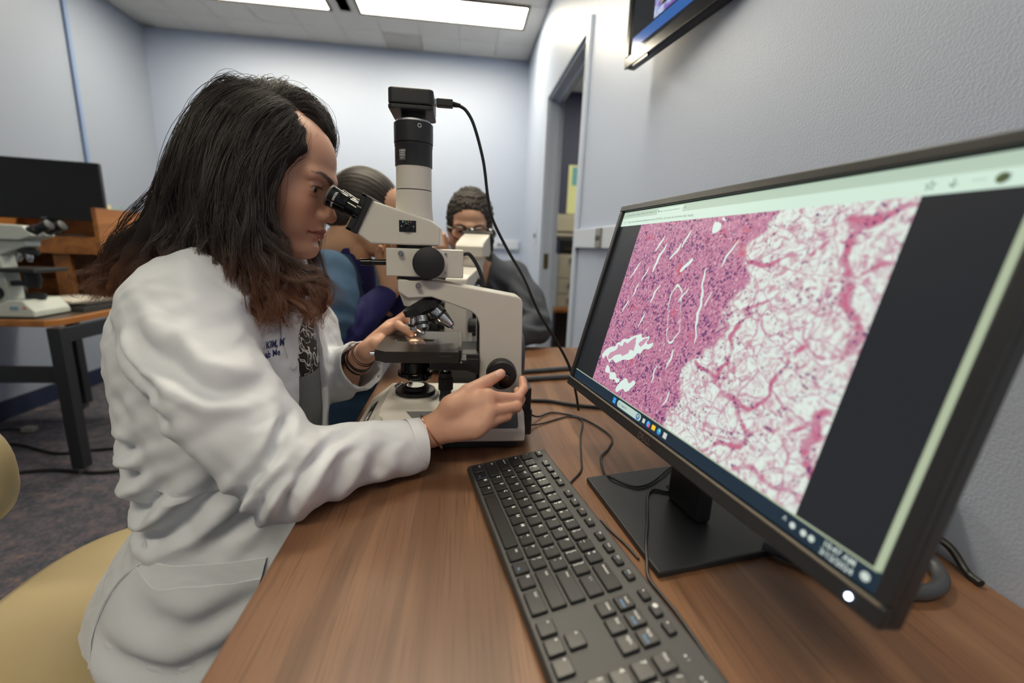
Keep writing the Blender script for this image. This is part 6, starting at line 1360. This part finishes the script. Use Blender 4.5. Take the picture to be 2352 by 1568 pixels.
for s in (-1, 1): g.tube([Ts((.096, s*.005, .004)), Ts((.099, s*.025, .014)), Ts((.092, s*.052, .012)), Ts((.090, s*.055, -.010)), Ts((.094, s*.030, -.022)), Ts((.097, s*.012, -.014)), Ts((.096, s*.005, .004))], .0016, 6); g.tube([Ts((.092, s*.054, .010)), Ts((.05, s*.071, .010)), Ts((-.005, s*.077, .004))], .0016, 6)
obj('glasses', g, M_black, sw)

# man in the grey fleece
MT = (.030, 1.615, 1.145); MR = rotm(math.radians(14), -math.pi/2-.02); MS = 1.0; MSK = '#c49a82'
a, b, c = head_geo(.003, skin=MSK, lip='#9c6258', fem=False, ears=True, beard=.6); parts = [(place(a, MT, MR, MS), b, c)]
mw1 = np.array((-.108, 1.545, 1.005)); mw2 = np.array((.115, 1.455, .770))
add_hand(parts, mw1, (-.045, .03, -.05), (.55, -.25, .72), (-.1, -.75, .6), MSK, .85, .95); add_hand(parts, mw2, (.065, .0, .0), (-1., -.15, .02), (0, -.9, .4), MSK, .25, 1.05)
B = Vol((-.30, 1.40, .02), (.40, 2.0, 1.12), .009)
B.loft([((.05, 1.82, .46), .12, .165), ((.05, 1.80, .70), .12, .165), ((.045, 1.77, .88), .12, .18), ((.04, 1.745, .96), .10, .17), ((.035, 1.72, 1.02), .07, .10)], .02); B.cap((.035, 1.715, 1.0), (.03, 1.66, 1.09), .060, .058, .03)
for x in (-.04, .14): B.cap((x, 1.80, .53), (x, 1.42, .545), .080, .06, .03); B.cap((x, 1.42, .545), (x, 1.44, .12), .055, .038, .02)
p_, q_ = B.mesh(); parts.append((p_, q_, np.tile(np.array(lin(MSK)), (len(p_), 1)))); P, Q, C_ = join(*parts)
man = vmesh('person', P, Q, M_skin, None, C_); tag(man, 'man with curly hair and glasses in a grey fleece behind the second microscope', 'person'); eye_parts(man, MT, MR, MS)
V = Vol((-.32, 1.38, .40), (.44, 2.06, 1.12), .006)
V.loft([((.05, 1.82, .42), .15, .19), ((.05, 1.80, .60), .145, .19), ((.048, 1.79, .75), .14, .195), ((.045, 1.77, .88), .135, .205), ((.042, 1.75, .95), .12, .20), ((.04, 1.735, 1.00), .098, .165), ((.036, 1.72, 1.04), .078, .10), ((.034, 1.71, 1.065), .068, .078)], 0.)
V.chain([(.205, 1.74, .965), (.255, 1.66, .88), (.275, 1.545, .80)], [.066, .064, .056], .03); V.chain([(.275, 1.540, .798), (.21, 1.475, .790), (.155, 1.458, .782)], [.056, .047, .040], .015)
V.chain([(-.13, 1.74, .965), (-.205, 1.68, .90), (-.225, 1.60, .88)], [.066, .060, .054], .03); V.chain([(-.225, 1.60, .88), (-.18, 1.60, .93), (-.135, 1.565, .975)], [.054, .047, .040], .015)
V.op(lambda X, Y, Z: .7415-Z+0*X+0*Y if 0 else Z-.7405+0*X+0*Y, (.0, 1.38, .60), (.44, 1.4875, .7405), 0, '-')
V.op(lambda X, Y, Z: np.maximum(np.abs(X-.035)-.018-(Z-.75)*.22, Y-1.70+0*Z), (-.1, 1.4, .70), (.17, 1.70, 1.1), .004, '-'); V.cap((.034, 1.70, 1.03), (.03, 1.66, 1.14), .060, .064, .006, '-')
P, Q = V.mesh(); N = vn(P, Q); P = fold(P, N, [([(.20,.97),(.24,.92),(.25,.86)],.014,.008),([(.22,.90),(.26,.87),(.30,.86)],.012,.008),([(.22,.84),(.27,.82),(.31,.82)],.012,.007),([(.12,.96),(.16,.92),(.17,.86)],.014,.006),([(-.2,.93),(-.17,.9),(-.16,.85)],.014,.006)], (0, -1, 0), 0); P = ripple(P, N, .004, 30, (.3, .2, -.9), 12)
jk = vmesh('fleece_jacket', P, Q, mat('grey_fleece', '#50545c', .95, bump=.5, bscale=500, spec=.15, var=.12, vscale=160), man)
V = Vol((-.14, 1.60, .46), (.22, 1.98, 1.06), .008); V.loft([((.05, 1.81, .48), .13, .17), ((.045, 1.78, .85), .122, .18), ((.04, 1.75, .95), .105, .16), ((.035, 1.722, 1.03), .068, .085), ((.034, 1.712, 1.05), .064, .072)]); P, Q = V.mesh(); vmesh('green_shirt', P, Q, mat('green_shirt', '#39463c', .85), man)
g = G()
for s in (-1, 1): g.tube([(.035+s*.055, 1.68, 1.02), (.035+s*.030, 1.640, .93), (.036+s*.008, 1.592, .84), (.036, 1.59, .80)], .005, 6)
g.box((.008, 1.572, .72), (.066, 1.578, .80)); obj('badge_lanyard', g, mat('lanyard_blue', '#2b4a78', .6), man)
xx, yy = .185, 0; g = G(); put_text(g, 'MD', .03, (.155, 1.530, .915), (.9, -.1, .3), (-.2, 0, .95)); M_br = mat('dark_frames', '#241a14', .3)
Ts = lambda v: place(np.array(v), MT, MR, MS); g = G()
for s in (-1, 1):
    g.tube([Ts((.101, s*.008, .006)), Ts((.104, s*.028, .016)), Ts((.098, s*.056, .012)), Ts((.096, s*.058, -.012)), Ts((.099, s*.034, -.024)), Ts((.102, s*.012, -.016)), Ts((.101, s*.008, .006))], .0023, 6); g.tube([Ts((.097, s*.057, .010)), Ts((.05, s*.077, .009)), Ts((-.008, s*.082, .0))], .0020, 6)
g.tube([Ts((.101, -.008, .006)), Ts((.103, 0, .009)), Ts((.101, .008, .006))], .0022, 6); obj('glasses', g, M_br, man)
V = Vol((-.10, 1.50, 1.06), (.16, 1.78, 1.32), .0035); cap_hair(V, MT, MR, MS, (-.006, 0, .034), (.098, .081, .098), k=.45, z0=.053, y0=.03, extra=[((-.03, 0, -.02), (.072, .078, .05))], kk=.01)
P, Q = V.mesh(); N = vn(P, Q); L_ = (P-np.array(MT)) @ MR; P = P+N*(.0035*np.sin(L_[:, 0]*330+2*np.sin(L_[:, 1]*150))*np.sin(L_[:, 1]*300+2*np.sin(L_[:, 2]*170))*np.clip(.5+np.sin(L_[:, 2]*310), 0, 1.5)+.0015*np.sin(L_[:, 0]*700)*np.sin(L_[:, 1]*650+L_[:, 2]*600))[:, None]
vmesh('hair', P, Q, mat('curly_hair', '#2b241f', .6, bump=.6, bscale=350), man)
# chairs they sit on: round seat on a steel post
def stool(x, y, rz, label):
    t = thing('swivel_chair', label, 'chair', (x, y, 0), rz, None)
    def cu(name, cx, cy, rx, ry, lv, m_, **k): return cushion(name, cx, cy, rx, ry, lv, m_, t, local=True, **k)
    cu('seat', 0, 0, .235, .235, [(.385, .03), (.395, .008), (.42, .0), (.445, .006), (.457, .03), (.462, .09), (.462, .20)], M_vin)
    cu('seat_piping', 0, 0, .238, .238, [(.404, .004), (.408, 0), (.414, 0), (.418, .004)], M_vin2)
    obj('post', G().cyl((0, 0, .10), (0, 0, .386), .024, n=20), M_steel, t, local=True)
    for i in range(5):
        a = 2*math.pi*i/5+.3; g = G(); c, s = math.cos(a), math.sin(a); g.tube([(.02*c, .02*s, .115), (.15*c, .15*s, .10), (.29*c, .29*s, .072)], [.02, .017, .013], 8); lg = obj('leg', g, M_blackm, t, local=True)
        g = G(); g.cyl((.29*c-.012*s, .29*s+.012*c, .03), (.29*c+.012*s, .29*s-.012*c, .03), .029, n=18, bev=.004); g.cyl((.29*c, .29*s, .03), (.29*c, .29*s, .075), .008, n=10); obj('caster', g, M_black, lg, local=True)
    return t
ch = stool(-.56, .755, 0., 'tan vinyl swivel chair under the woman in the white lab coat')
ch2 = stool(-.40, 1.30, 0., 'tan vinyl swivel chair under the woman in teal scrubs')
ch3 = stool(.05, 1.82, 0., 'tan vinyl swivel chair under the man in the grey fleece')
# a neighbouring chair whose back reaches into the left edge of the view
ch4 = stool(-.86, .40, math.radians(8), 'tan vinyl chair whose rounded back shows at the left edge')
def lev(n=9, d=.028): return [(-d+2*d*i/(n-1), .03*(1-math.sqrt(max(0, 1-(2*i/(n-1)-1)**2)))) for i in range(n)]
bx_, by_, bz_ = -.800, .655, .745
cushion('backrest', 0, 0, .185, .105, lev(), M_vin, ch4, xfm=lambda q: Matrix.Rotation(math.radians(-8), 3, 'Z') @ Vector((q.x, q.z, q.y))+Vector((bx_, by_, bz_)))
obj('back_post', G().tube([(-.84, .45, .375), (-.83, .60, .40), (-.815, .695, .50), (-.805, .69, .66)], .012, 10), M_steel, ch4)
